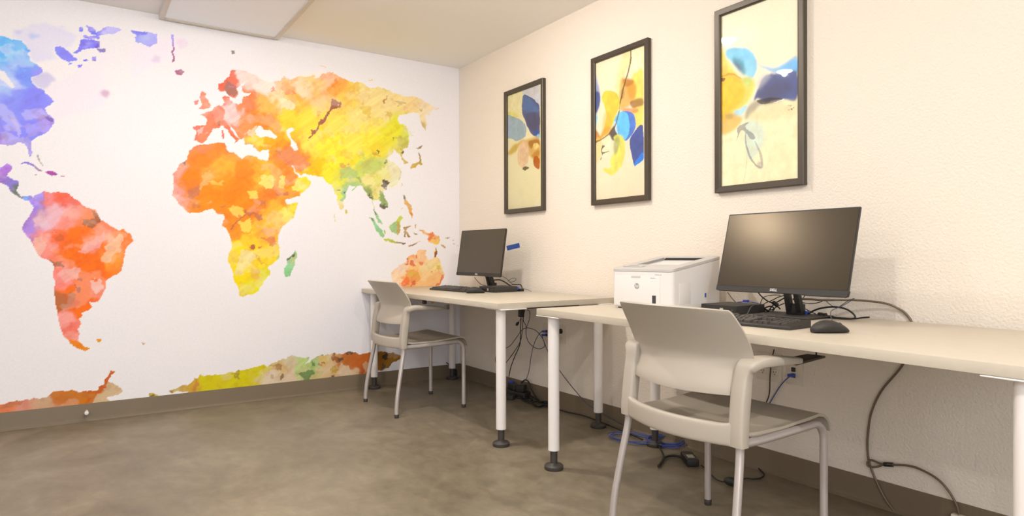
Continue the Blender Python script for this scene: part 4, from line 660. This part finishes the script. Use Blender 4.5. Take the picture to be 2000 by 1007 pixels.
def make_keyboard(loc, rz, label, detailed):
    k = empty('computer_keyboard', loc, rz, label, 'keyboard', 'black keyboards')
    w, d = .44, .132; hf, hb = .012, .024
    z = lambda y: hf+(hb-hf)*y/d
    rings = []
    for x in (0, .003, w-.003, w):
        e = .0015 if x in (0, w) else 0
        rings.append([Vector((x, e, 0.001)), Vector((x, d-e, 0.001)), Vector((x, d-e, z(d)-e)), Vector((x, .004, hf-e)), Vector((x, e, hf-.004))])
    MB().loft(rings).build('body', M_black2, k, smooth=30)
    def cap(mb, x, y, sx, sy):
        zz = z(y+sy/2); a = .0015
        mb.loft([[Vector((x, y, z(y)-.0005)), Vector((x+sx, y, z(y)-.0005)), Vector((x+sx, y+sy, z(y+sy)-.0005)), Vector((x, y+sy, z(y+sy)-.0005))],
                 [Vector((x+a, y+a, z(y)+.006)), Vector((x+sx-a, y+a, z(y)+.006)), Vector((x+sx-a, y+sy-a, z(y+sy)+.006)), Vector((x+a, y+sy-a, z(y+sy)+.006))]])
    U = .0188; keys = []
    rows = [(.014, [(0, 1.4), (1.4, 1.3), (2.7, 1.3), (4, 5.6), (9.6, 1.3), (10.9, 1.3), (12.2, 1.3), (13.5, 1.5)]), (.014+U, [(0, 2.2)]+[(2.2+i, 1) for i in range(10)]+[(12.2, 2.8)]), (.014+2*U, [(0, 1.7)]+[(1.7+i, 1) for i in range(11)]+[(12.7, 2.3)]),
            (.014+3*U, [(0, 1.5)]+[(1.5+i, 1) for i in range(12)]+[(13.5, 1.5)]), (.014+4*U, [(i, 1) for i in range(13)]+[(13, 2)])]
    for y, r in rows: keys += [(.010+x*U, y, n*U-.002, U-.002) for x, n in r]
    keys += [(.010+x*U, .014+5.15*U, U-.002, .013) for x in (0, 2, 3, 4, 6, 7, 8, 10, 11, 12, 14)]
    for x in (15.4, 16.4, 17.4): keys.append((.010+x*U, .014, U-.002, U-.002))
    keys.append((.010+16.4*U, .014+U, U-.002, U-.002))
    for r in (3, 4): keys += [(.010+x*U, .014+r*U, U-.002, U-.002) for x in (15.4, 16.4, 17.4)]
    for r in range(1, 5): keys += [(.010+x*U, .014+r*U, U-.002, U-.002) for x in (18.8, 19.8, 20.8)]
    keys += [(.010+18.8*U, .014, 2*U-.002, U-.002), (.010+20.8*U, .014, U-.002, U-.002)]
    if detailed:
        for kk in keys:
            m_ = MB(); cap(m_, *kk); m_.build('key', M_key, k, smooth=0)
    else:
        m_ = MB()
        for kk in keys: cap(m_, *kk)
        m_.build('key_field', M_key, k, smooth=0)
    return k
make_keyboard((2.862, -.672, .7168), .052, 'black keyboard on the near table in front of the large monitor', True)
make_keyboard((.468, -.500, .7215), .06, 'black keyboard on the far table in front of the smaller monitor', False)
def make_mouse(loc, rz, label, s=1.0):
    mo = empty('computer_mouse', loc, rz, label, 'mouse', 'black computer mice')
    def ring(t, lo, hi):
        y = lerp(-.058, .056, t)*s; w = .031*math.sin(PI*min(1, max(0, (t*.93+.035))))**.42*(1-.12*math.sin(PI*t))*s
        h = (.043*math.sin(PI*(t*.90+.06))**.62*(1-.26*t))*s
        return y, w, h
    rings = []; rings2 = []
    for k in range(25):
        t = k/24; y, w, h = ring(t, 0, 1); n = 24; R = []
        for j in range(n):
            a = 2*PI*j/n; cx = math.cos(a); sz = math.sin(a)
            zz = (.5+.5*math.copysign(abs(sz)**.8, sz))*h; ww = w*math.copysign(abs(cx)**.7, cx)*(1-.08*(1-abs(sz)) if sz < 0 else 1)
            R.append(Vector((ww, y, .001+zz)))
        rings.append(R)
    MB().loft(rings).build('shell', M_black2, mo, smooth=70)
    R2 = []
    for k in range(13):
        t = .56+.40*k/12; y, w, h = ring(t, 0, 1); R2.append([Vector((x*w*.86, y, .0012+h*(1.012-.28*abs(x)**3))) for x in (-1, -.6, -.2, -.05, .05, .2, .6, 1)]+[Vector((x*w*.8, y, h*.7)) for x in (1, -1)])
    MB().loft(R2).build('button_cover', M_black, mo, smooth=60)
    y, w, h = ring(.78, 0, 1)
    MB().lathe([(.001, -.0035), (.008, -.0035), (.0095, 0), (.008, .0035), (.001, .0035)], n=16, M=Matrix.Translation((0, y, h-.005)) @ Matrix.Rotation(PI/2, 4, 'Y')).build('scroll_wheel', M_foot, mo)
    return mo
make_mouse((3.408, -.602, .7168), -.50, 'black mouse beside the keyboard on the near table')
make_mouse((1.010, -.450, .7215), -.35, 'black mouse at the end of the keyboard on the far table')

# ---------------------------------------------------------------- printer
def make_printer():
    p = empty('laser_printer', (2.293, -.480, .7168), .102, 'white laser printer with a grey top, standing on the near table', 'printer')
    w, d, hf, hk = .335, .358, .182, .236
    def outline(z_off, inset=0.0, r=.022, n=6):
        a0, a1, b0, b1 = inset, w-inset, inset, d-inset; o = []
        for cx, cy, s0, rr in ((a1-r, b0+r, -PI/2, r), (a1-.008, b1-.008, 0, .008), (a0+.008, b1-.008, PI/2, .008), (a0+r, b0+r, PI, r)):
            for k in range(n+1): q = s0+PI/2*k/n; o.append((cx+rr*math.cos(q), cy+rr*math.sin(q)))
        return o
    top = lambda y: hf+(hk-hf)*min(1, y/d*1.0)
    low = outline(0, .006); O = outline(0)
    rings = [[Vector((x, y, .006)) for x, y in low], [Vector((x, y, .012)) for x, y in O], [Vector((x, y, top(y)-.016)) for x, y in O], [Vector((x, y, top(y)-.014)) for x, y in outline(0, .002)]]
    MB().loft(rings).build('body', M_white, p, smooth=35)
    MB().box(.02, w-.02, .02, d-.02, .0005, .008).build('foot_plinth', M_dgrey, p, smooth=0)
    # grey top lid with an opening for the paper tray
    t0, t1, u0, u1 = .060, w-.045, .105, d-.045
    lid = MB(); oo = outline(0, -.001)
    hole = []
    dn = []
    for a_, b_ in zip(oo, oo[1:]+oo[:1]):
        q_ = max(1, int(math.dist(a_, b_)/.012)); dn += [(lerp(a_[0], b_[0], k/q_), lerp(a_[1], b_[1], k/q_)) for k in range(q_)]
    oo = dn; n = len(oo); cxm = (t0+t1)/2; cym = (u0+u1)/2
    for x, y in oo:
        dx = x-cxm; dy = y-cym; s = min((t1-t0)/2/abs(dx) if abs(dx) > 1e-6 else 9, (u1-u0)/2/abs(dy) if abs(dy) > 1e-6 else 9, 1); hole.append((cxm+dx*s, cym+dy*s))
    def ringz(pts, dz): return [Vector((x, y, top(max(0, y))+dz)) for x, y in pts]
    ins = [(lerp(x, cxm, .03), lerp(y, cym, .03)) for x, y in oo]
    lid.loft([ringz(oo, -.0135), ringz(oo, -.003), ringz(ins, 0), ringz(hole, 0), ringz(hole, -.012)], cap=False)
    # tray: sloping scoop that is deepest at the back
    tr = MB(); tr.loft([[Vector((t0, u0, top(u0)-.001)), Vector((t1, u0, top(u0)-.001))], [Vector((t0, u1-.13, top(u1)-.060)), Vector((t1, u1-.13, top(u1)-.060))]], cap=False, closed=False)
    tr.build('output_tray', M_tray, p, smooth=0)
    tk = MB().loft([[Vector((t0, u1-.13, top(u1)-.060)), Vector((t1, u1-.13, top(u1)-.060))], [Vector((t0, u1-.01, top(u1)-.070)), Vector((t1, u1-.01, top(u1)-.070))], [Vector((t0, u1, top(u1)-.002)), Vector((t1, u1, top(u1)-.002))]], cap=False, closed=False)
    for x in (t0, t1): lid.add([(x, u0, top(u0)-.001), (x, u1, top(u1)-.001), (x, u1-.01, top(u1)-.070), (x, u1-.13, top(u1)-.060)], [(0, 1, 2, 3)])
    lid.build('lid', M_pgrey, p, smooth=35)
    tk.build('tray_throat', M_black, p, smooth=0)
    MB().box(.04, .15, .03, .09, top(.06)-.004, top(.06)+.0025, .002, M=Matrix.Identity(4)).build('control_panel', M_pgrey, p)
    MB().box(.065, .10, .045, .07, top(.06)+.002, top(.06)+.0035, .0005).build('display', M_dgrey, p)
    # front door: shallow panel with a grip notch
    fd = MB().box(.020, w-.062, -.0022, .001, .014, hf-.034, .0015).build('front_door', M_white, p)
    MB().box(.115, .168, -.003, .0005, hf-.042, hf-.034, .001).build('door_grip', M_pgrey, p)
    MB().box(.232, .252, -.0035, .0005, .020, .066, .002).build('level_window', M_dgrey, p)
    # round logo with slanted letters
    lg = MB(); k = 32; R = .0125
    cx, cz = .148, .104
    MB().lathe([(.001, 0), (R, 0), (R, .0012), (.001, .0012)], n=32, M=Matrix.Translation((cx, -.0024, cz)) @ Matrix.Rotation(PI/2, 4, 'X')).build('logo_disc', M_logog, p)
    text_mesh('logo_letters', 'hp', .021, .0003, M_white, p, Matrix.Translation((cx, -.0040, cz+.001)) @ Matrix.Rotation(PI/2, 4, 'X'), shear=.3, bold=.0003)
    for nx, nz, ny, nn in ((.245, hf-.028, -.0005, 9), (.222, .139, -.0027, 7)):
        m_ = MB(); R_ = random.Random(3)
        for q in range(nn): m_.box(nx+q*.0042, nx+q*.0042+R_.uniform(.002, .0035), ny, ny+.0008, nz, nz+.0028)
        m_.build('fine_print', M_logog, p, smooth=0)
    # right flank: seam panel and service sticker
    MB().box(w-.0005, w+.0012, .05, .13, .03, .120, .0006).build('side_panel', M_white, p)
    MB().box(w-.0005, w+.001, .232, .262, .050, .075).build('port_sticker', M_plate, p, smooth=0)
    MB().box(w+.0008, w+.0016, .235, .247, .053, .071).build('port_mark', M_bluec, p, smooth=0)
    return p
make_printer()

# ---------------------------------------------------------------- wall plates and small wall things
def plate(name, xa, xb, za, zb, label, cat='wall socket'):
    p = empty(name, ((xa+xb)/2, 0, (za+zb)/2), 0, label, cat)
    MB().box(-(xb-xa)/2, (xb-xa)/2, -.006, -.0003, -(zb-za)/2, (zb-za)/2, .002, 2).build('cover_plate', M_plate, p)
    return p
def duplex(p, cx):
    for s in (-1, 1):
        f = MB().box(cx-.017, cx+.017, -.0085, -.005, s*.020-.014, s*.020+.014, .003, 2).build('socket_face', M_plate, p)
        MB().box(cx-.007, cx-.005, -.0092, -.0082, s*.020-.002, s*.020+.006).box(cx+.005, cx+.007, -.0092, -.0082, s*.020-.002, s*.020+.006).box(cx-.002, cx+.002, -.0092, -.0082, s*.020-.010, s*.020-.006).build('slots', M_slot, f, smooth=0)
def jack(p, x, z):
    f = MB().box(x-.009, x+.009, -.0095, -.005, z-.009, z+.009, .001, 1).build('data_jack', M_black, p)
p = plate('power_outlet', 2.722, 2.845, .404, .527, 'beige double power outlet plate on the wall under the near table'); duplex(p, -.03); duplex(p, .03)
p = plate('data_outlet', 2.868, 2.940, .405, .520, 'beige data outlet plate with a blue plug, under the near table'); jack(p, -.003, .008); jack(p, -.003, -.017)
p = plate('power_outlet', 1.278, 1.350, .404, .520, 'beige single power outlet plate with a black plug, under the table gap'); duplex(p, 0)
MB().lathe([(.001, 0), (.016, 0), (.014, .022), (.006, .026)], n=16, M=Matrix.Translation((0.0, -.0095, .020)) @ Matrix.Rotation(PI/2, 4, 'X')).build('plug', M_black, p)
p = plate('data_outlet', 1.122, 1.194, .400, .516, 'beige data outlet plate with two blue plugs, under the table gap'); jack(p, 0, .008); jack(p, 0, -.015)
a = [hit(x, y, 1, -.0008) for x, y in ((989, 480), (1014, 474), (1015.5, 483), (991, 489))]
tp = MB().add([(v.x, -.0006, v.z) for v in a]+[(v.x, -.0011, v.z) for v in a], [(3, 2, 1, 0), (4, 5, 6, 7), (0, 1, 5, 4), (1, 2, 6, 5), (2, 3, 7, 6), (3, 0, 4, 7)]).build('painter_tape', M_tape, smooth=0)
tag(tp, 'small strip of blue tape stuck on the wall beside the smaller monitor', 'tape')
ds = empty('door_stop', (.006, -2.485, .056), 0, 'small brass and white door stop on the baseboard under the mural', 'door stop')
MB().lathe([(.001, 0), (.010, 0), (.010, .004), (.005, .008), (.005, .030), (.007, .034)], n=16, M=Matrix.Rotation(PI/2, 4, 'Y')).build('stem', M_brass, ds)
MB().lathe([(.001, 0), (.010, 0), (.012, .006), (.010, .014), (.001, .017)], n=16, M=Matrix.Translation((.034, 0, 0)) @ Matrix.Rotation(PI/2, 4, 'Y')).build('tip', M_white, ds)
MB().lathe([(.001, -.012), (.008, -.010), (.009, -.004), (.004, 0), (.001, .001)], (.016, 0, -.006), 16).build('bumper', M_white, ds)

# ---------------------------------------------------------------- cables
def cable(name, pts, r, m, label, k=8, n=8, cat='cable', group=None):
    o = MB().tube(pts, r, n, smooth=k).build(name, m, smooth=60)
    return tag(o, label, cat, group)
def wy(y, *pts, zmin=None):
    out = []
    for q in pts:
        yy = y if len(q) == 2 else q[2]
        v = hit(q[0], q[1], 1, yy)
        if zmin is not None and v.z < zmin: v.z = zmin
        out.append(v)
    return out
def fl(z, *pts): return [hit(x, y, 2, z) for x, y in pts]
D2 = .7168; D1 = .7215
# the steel security cable: over the near table, behind it and down
cable('security_cable', wy(-.012, (1548, 584, -.20), (1580, 584, -.16), (1608, 585.6, -.12), (1668, 585.6, -.06), (1727, 591.6, -.03), (1757, 603.5, -.014), (1772, 615.4), (1781, 631.8))+wy(-.010, (1784, 670), (1760, 716), (1722, 762), (1702, 805), (1695, 850), (1695, 885), (1700, 910), (1712, 940), (1730, 975), (1755, 1007), (1790, 1040)), .0042, M_steel, 'grey-brown steel cable arching over the near table and hanging behind it', 8, 10)
lo = [(1745, 907), (1722, 905), (1702, 898), (1694, 903), (1697, 910), (1712, 911), (1730, 906), (1745, 907)]
cable('security_cable', wy(-.022, *lo[:1])+wy(-.026, *lo[1:])+wy(-.022, (1775, 909), (1800, 917), (1830, 934), (1852, 957), (1868, 985), (1873, 1004)), .004, M_steel, 'looped end of a steel cable, black sleeved, hooked round the hanging one', 8, 10)
a, b = wy(-.022, (1727, 906), (1744, 907)); o = MB().tube([a, b], .0085, 12).build('cable_sleeve', M_black); tag(o, 'short black sleeve on the looped steel cable', 'cable sleeve')
v = hit(1873, 1004, 1, -.02); o = MB().box(v.x-.022, v.x+.02, -.03, -.006, v.z-.03, v.z-.002, .003).build('anchor_plate', M_plate); tag(o, 'small beige anchor plate on the baseboard at the end of the steel cable', 'anchor')

# near table top: cables round the stand
CG = 'cables behind the large monitor'
blk = [
 ('thick black cable looping on the table right of the monitor stand', M_cord, .0034, -.17, [(1556, 612), (1575, 613), (1590, 606), (1606, 601), (1630, 599), (1652, 603), (1667, 613), (1669, 621), (1650, 625), (1622, 620), (1610, 617)]),
 ('black cable tail lying on the table by the wall', M_cord, .0030, -.15, [(1610, 616), (1635, 622), (1655, 624), (1670, 622), (1685, 620), (1698, 619)]),
 ('thin grey cable rising from the near mouse', M_navy, .0015, -.16, [(1628, 634, -.545), (1625, 626, -.45), (1622, 612, -.35), (1626, 605, -.28), (1645, 597, -.2), (1665, 585), (1667, 583), (1655, 588), (1636, 600), (1625, 597), (1614, 588)]),
 ('thin black cable crossing behind the monitor stand', M_cord, .0018, -.16, [(1486, 600), (1494, 592), (1508, 586), (1520, 580), (1530, 577)]),
 ('thin black cable dropping from the lower right of the monitor', M_cord, .0018, -.14, [(1551, 588), (1568, 600), (1585, 609), (1602, 617)]),
 ('thin dark cable sagging right of the stand', M_cord, .0016, -.13, [(1553, 585), (1570, 591), (1590, 592), (1606, 588)]),
 ('black cable hanging from the underside of the monitor', M_cord, .0028, -.17, [(1481, 571), (1488, 579), (1500, 588), (1511, 592), (1524, 603)]),
 ('thin dark cable arcing up behind the stand', M_cord, .0016, -.13, [(1487, 600), (1486, 590), (1492, 580), (1508, 576), (1524, 576)]),
 ('pale cable behind the printer', M_steel, .0022, -.10, [(1421, 570), (1428, 580), (1436, 589), (1446, 597)]),
 ('thin grey cable running from the small computer to the keyboard', M_navy, .0016, -.22, [(1489, 601, -.16), (1478, 595, -.22), (1468, 598, -.30), (1462, 608, -.42), (1457, 618, -.525)]),
 ('black cable bundle leaving the back of the small computer', M_cord, .0045, -.15, [(1484, 598), (1494, 604), (1505, 608), (1520, 611), (1535, 613)]),
 ('black cable rising to the underside of the monitor left of the stand', M_cord, .0026, -.14, [(1500, 611), (1506, 600), (1514, 592), (1524, 586), (1531, 582)]),
 ('black cable knotted low between the computer and the stand', M_cord, .0030, -.15, [(1486, 607), (1496, 600), (1506, 598), (1512, 603), (1504, 610), (1494, 609), (1490, 603)]),
 ('dark cable sloping down from the stand to the small computer', M_navy, .0022, -.14, [(1532, 592), (1520, 597), (1508, 604), (1494, 606)]),
 ('thin black cable passing right under the monitor edge', M_cord, .0016, -.13, [(1551, 583), (1562, 586), (1570, 580), (1573, 573)]),
]
for lab, mm, r, y, pts in blk: cable('cable', wy(y, *pts, zmin=D2+r+.0005), r, mm, lab+', near table', 7, 8, group=CG)
cable('network_cable', wy(-.13, (1440, 590), (1455, 589), (1470, 590), (1483, 593), (1492, 600), zmin=D2+.003), .0022, M_blue, 'dark blue network cable over the small computer, near table', 7)
v = hit(1457, 588, 1, -.13); o = MB().box(v.x-.012, v.x+.012, -.137, -.123, v.z-.005, v.z+.006, .002).build('cable_plug', M_bluec); tag(o, 'small blue cable plug above the small computer by the printer', 'plug')
o = MB().tube(wy(-.17, (1510, 590), (1518, 596), zmin=D2+.01), .009, 10).build('ferrite_bead', M_black); tag(o, 'black ferrite bead left of the large monitor stand', 'plug')
v0, v1 = wy(-.16, (1599, 614), (1614, 618), zmin=D2+.010); o = MB().tube([v0, v0.lerp(v1, .45), v0.lerp(v1, .5), v1], .009, 12, radii=[.0095, .0095, .0075, .0085]).build('ferrite_bead', M_black); tag(o, 'black barrel connector on the cable right of the large monitor stand', 'plug')
v = hit(1568, 606, 1, -.17)
o = MB().box(v.x-.020, v.x+.022, -.185, -.160, D2+.001, D2+.022, .004).build('video_plug', M_bluec); MB().box(v.x-.032, v.x-.019, -.182, -.163, D2+.003, D2+.019, .002).build('connector_tip', M_silver, o); tag(o, 'blue video cable plug lying behind the large monitor stand', 'plug')

# far table top
CF = 'cables behind the smaller monitor'
for lab, mm, r, y, pts in [
 ('thick black cable running right from the monitor neck', M_cord, .0042, -.13, [(962, 547), (975, 546), (985, 550), (996, 557), (1006, 561)]),
 ('thin black cable bowing below the monitor edge', M_cord, .0022, -.12, [(927, 541), (932, 548), (940, 555), (950, 558)]),
 ('thin dark cable above the small computer', M_navy, .0018, -.10, [(976, 537), (988, 543), (998, 552), (1004, 556)]),
 ('thin curled cable against the wall', M_navy, .0014, -.05, [(992, 549), (1000, 543), (1008, 544), (1004, 549), (995, 551)]),
 ('black cable bending down at the back of the small computer', M_cord, .0035, -.10, [(1000, 555), (1010, 555), (1017, 556), (1020, 562)]),
 ('thin cable end trailing on the far table top', M_navy, .0014, -.10, [(1020, 563), (1028, 564.5), (1034, 567), (1038, 569)])]:
    cable('cable', wy(y, *pts, zmin=D1+r+.0005), r, mm, lab+', far table', 7, 8, group=CF)
v = hit(1012, 561, 1, -.12); o = MB().box(v.x-.012, v.x+.010, -.135, -.118, D1+.012, D1+.028, .002).build('cable_plug', M_bluec); tag(o, 'small blue plug at the back of the far small computer', 'plug')
v = hit(1018, 565, 1, -.10); o = MB().box(v.x-.018, v.x+.02, -.12, -.09, D1+.0005, D1+.018, .004).build('cable_plug', M_black); tag(o, 'small black plug block on the far table top by the wall', 'plug')
v = hit(1000, 556, 1, -.14); 

# under the far table: hanging bundle
UG = 'cables hanging under the far table'
J = lambda *p: [(940+x/5.035, 600+y/5.035) for x, y in p]
for lab, mm, r, y, pts in [
 ('black cable hanging straight down from the tabletop', M_cord, .0030, -.10, J((400, 20), (392, 90), (385, 240), (380, 360), (330, 480), (290, 590), (272, 680))),
 ('dark cable hanging and bending to the left', M_cord, .0024, -.08, J((430, 20), (412, 100), (405, 200), (385, 330), (320, 440), (235, 555), (190, 620))),
 ('slate cable curving over to the far table leg', M_navy, .0024, -.06, J((480, 205), (440, 203), (400, 222), (350, 290), (290, 370), (238, 402), (160, 450), (138, 510), (150, 560))),
 ('slate cable making a wide loop below the data outlet', M_navy, .0024, -.05, J((420, 60), (415, 130), (440, 185), (440, 260), (460, 330), (510, 385), (570, 407), (620, 385), (618, 340), (600, 290), (625, 268))),
 ('thin slate cable hanging in a narrow loop', M_navy, .0022, -.07, J((450, 25), (475, 40), (475, 110), (450, 180), (445, 205))),
 ('slate cable from the upper blue plug down to the floor', M_navy, .0022, -.05, J((628, 232), (590, 240), (550, 290), (515, 370), (490, 480), (470, 620), (440, 712))),
 ('slate cable arching over and running down right along the wall', M_navy, .0024, -.035, J((480, 205), (540, 230), (600, 300), (650, 420), (700, 510), (770, 620), (860, 740), (960, 860))+[(1150, 791), (1175, 806), (1200, 820), (1215, 828), (1235, 838)])]:
    cable('cable', wy(y, *pts, zmin=.006), r, mm, lab+', under the far table', 8, 8, group=UG)
for (x, y), nm in (((1065, 646.5), 'upper'), ((1064.5, 653.5), 'lower')):
    v = hit(x, y, 1, -.012); o = MB().box(v.x-.011, v.x+.012, -.034, -.0097, v.z-.0055, v.z+.0055, .0015).build('network_plug', M_bluec); tag(o, nm+' blue network plug in the data outlet under the table gap', 'plug')
v = hit(1018, 610, 1, -.10); o = MB().box(v.x-.016, v.x+.016, -.115, -.085, v.z-.03, v.z+.028, .004).build('power_tap', M_black); tag(o, 'black plug block hanging under the edge of the far table', 'plug')
v = hit(1011, 631, 1, -.10); o = MB().tube([v+Vector((-.012, 0, -.012)), v, v+Vector((.012, 0, .01))], .008, 10, radii=[.0085, .010, .004]).build('plug_end', M_black); tag(o, 'small black plug dangling on a thin lead under the far table', 'plug')
cable('cable', wy(-.10, (1013, 628), (1017, 622), (1019, 612)), .0014, M_cord, 'short thin lead holding the dangling black plug, under the far table', 6)
# black heap on the floor under the far table
def blob(name, loc, dims, rz, m, label, cat, bev=.006):
    o = MB().box(-dims[0]/2, dims[0]/2, -dims[1]/2, dims[1]/2, 0, dims[2], bev, 3).build(name, m)
    o.location = loc; o.rotation_euler = (0, 0, rz); return tag(o, label, cat)
v = hit(999, 775, 2, 0)
blob('power_strip', (v.x, v.y+.03, .0003), (.23, .075, .045), .25, M_black, 'black power strip on the floor against the baseboard, under the far table', 'power strip')
blob('power_adapter', (v.x-.03, v.y+.04, .0458), (.11, .05, .035), -.2, M_black2, 'black power adapter lying on top of the power strip', 'power adapter')
blob('power_adapter', (v.x+.055, v.y-.045, .0003), (.06, .05, .03), .5, M_black2, 'small black power adapter on the floor in front of the power strip', 'power adapter')
blob('power_adapter', (v.x+.075, v.y+.03, .0458), (.06, .045, .05), .3, M_black, 'tall black power adapter standing on the right end of the power strip', 'power adapter')
blob('power_plug', (v.x-.09, v.y+.055, .0458), (.03, .03, .045), .1, M_bluec, 'small blue plug standing at the left end of the power strip', 'plug', .004)
K = J
for i, (lab, pts) in enumerate([
 ('black cord looping up over the baseboard and down to the floor', K((385, 760), (410, 725), (440, 712), (470, 740), (490, 800), (530, 870), (560, 910), (620, 940), (670, 950))),
 ('black cord snaking along the floor', K((340, 860), (400, 905), (460, 935), (520, 955), (570, 980), (620, 965), (680, 945))),
 ('black cord lying in a shallow curve on the floor', K((330, 830), (400, 880), (440, 925), (500, 915), (420, 850), (385, 800))),
 ('black cord folded in a tight zigzag on the floor', K((350, 890), (430, 900), (480, 940), (560, 930), (600, 965), (540, 985), (500, 950))),
 ('black cord bundled against the baseboard', K((400, 800), (470, 860), (520, 890), (560, 935), (640, 925), (680, 965), (630, 985))),
 ('black cord running to the right along the wall on the floor', [(1063, 792), (1090, 802), (1110, 808), (1130, 812), (1150, 818), (1165, 824), (1200, 838), (1230, 850), (1255, 862)])]):
    P = []
    for x, y in pts:
        v = hit(x, y, 2, .006)
        if v.y > -.03: v = hit(x, y, 1, -.03)
        v.z = max(v.z, .006+.002*i); P.append(v)
    cable('cable', P, .0045, M_cord, lab+', under the far table', 7, 8, group='black cords on the floor')
# under the far table, left: rising grey cord
cable('cable', wy(-.12, (868, 596), (860, 604), (850, 615), (842, 628), (838, 640), (839, 660), (845, 683), (855, 694), (870, 706), (883, 716)), .0042, M_rail, 'dark grey cable hanging in a long arc behind the far chair', 8)
v = hit(884, 722, 1, -.045); o = MB().box(v.x-.02, v.x+.05, -.058, -.03, v.z-.07, v.z+.012, .004).build('cable_box', M_black); tag(o, 'black box on the baseboard in the corner under the far table', 'cable box')
for (x, y), nm in (((829, 590), 'left'), ((873, 600), 'right')):
    v = hit(x, y, 1, -.25); v.z = D1-TH-.03
    v = hit(x, y, 2, D1-TH-.02); o = MB().box(v.x-.013, v.x+.013, v.y-.010, v.y+.010, D1-TH-.030, D1-TH-.0006, .003).build('cable_clip', M_rail); tag(o, 'dark brown cable clip under the far tabletop, the '+nm+' one of two', 'cable clip')

# floor under the near table: blue coils and adapters
def coil(cx, cy, rx, ry, rz, n, m, r, seed, z0=.004):
    R = random.Random(seed); pts = []
    for i in range(n*14):
        a = 2*PI*i/14; k = 1+.13*math.sin(a*.37+seed)+R.uniform(-.03, .03)
        x = math.cos(a)*rx*k+math.sin(i*.21+seed)*.012; y = math.sin(a)*ry*k+math.cos(i*.17)*.010
        pts.append(Vector((cx+x*math.cos(rz)-y*math.sin(rz), cy+x*math.sin(rz)+y*math.cos(rz), z0+.0035*(i//14)+.004*(1+math.sin(a*1.5+seed)))))
    return pts
ca = hit(1236, 860, 2, 0); cb = hit(1303, 866, 2, 0)
cable('network_cable', coil(ca.x, ca.y, .125, .075, .35, 4, M_blue, .0022, 2), .0022, M_blue, 'loose coil of blue network cable on the floor, left of the other coil', 3, 8)
cable('network_cable', coil(cb.x, cb.y-.01, .088, .072, .2, 6, M_blue, .0026, 5), .0026, M_blue, 'tight coil of blue network cable on the floor beside the black adapter', 3, 8)
cable('network_cable', fl(.006, (1325, 853), (1345, 866), (1375, 875), (1400, 878), (1425, 876), (1440, 868)), .0026, M_blue, 'blue network cable running right along the floor under the near table', 8)
cable('network_cable', wy(-.012, (1549, 732.5, -.03), (1538, 738, -.045), (1525, 752), (1512, 772), (1500, 792), (1485, 812), (1460, 845, -.04), (1440, 868, -.05), zmin=.006), .0024, M_blue, 'blue network cable hanging from the data outlet under the near table', 8)
v = hit(1549, 732, 1, -.010); o = MB().box(v.x-.012, v.x+.011, -.034, -.0097, v.z-.006, v.z+.006, .002).build('network_plug', M_bluec); tag(o, 'blue network plug in the data outlet under the near table', 'plug')
cable('cable', wy(-.02, (1512, 682), (1507, 705), (1504, 735), (1503, 765), (1497, 785), (1480, 820), (1468, 850), zmin=.006), .0026, M_cord, 'thin black cord hanging past the double outlet under the near table', 8)
cable('cable', fl(.006, (1462, 878), (1470, 895), (1480, 912), (1492, 926), (1485, 933), (1472, 935), (1455, 934), (1438, 941)), .0034, M_cord, 'black cord curving on the floor to the oval inline plug', 8)
cable('cable', fl(.006, (1424, 941), (1412, 940), (1400, 936), (1390, 927), (1382, 918), (1370, 908)), .0028, M_cord, 'black cord from the oval inline plug to the power brick', 8)
v = hit(1430, 942, 2, .015); o = MB().lathe([(.001, -.034), (.010, -.032), (.017, -.018), (.019, 0), (.017, .018), (.010, .032), (.001, .034)], n=20, M=Matrix.Rotation(.35, 4, 'Z') @ Matrix.Rotation(PI/2, 4, 'Y')).build('inline_plug', M_black); o.location = (v.x, v.y, .0195); tag(o, 'oval black inline plug on the floor under the near chair', 'plug')
v = hit(1347, 900, 2, 0)
ad = empty('power_brick', (2.492, -.184, 0), -.61, 'black power brick with a silver label, on the floor under the near table', 'power adapter')
MB().box(-.065, .065, -.027, .027, .0005, .034, .006, 3).build('case', M_black, ad); MB().box(-.010, .035, -.015, .015, .0335, .0344).build('rating_label', M_silver, ad, smooth=0)
cable('cable', fl(.010, (1335, 893), (1322, 890), (1308, 890), (1298, 893), (1292, 902), (1286, 910)), .006, M_cord, 'thick folded black cord left of the power brick', 6)
cable('cable', fl(.014, (1298, 893), (1293, 882), (1288, 872)), .005, M_cord, 'short black cord end pointing at the blue coil', 6)
v = hit(1288, 869, 2, .012); o = MB().lathe([(.001, -.018), (.013, -.016), (.016, 0), (.012, .016), (.004, .02)], n=16, M=Matrix.Rotation(1.2, 4, 'Z') @ Matrix.Rotation(PI/2, 4, 'Y')).build('plug_end', M_black); o.location = (v.x, v.y, .017); tag(o, 'round black plug inside the tight blue coil', 'plug')
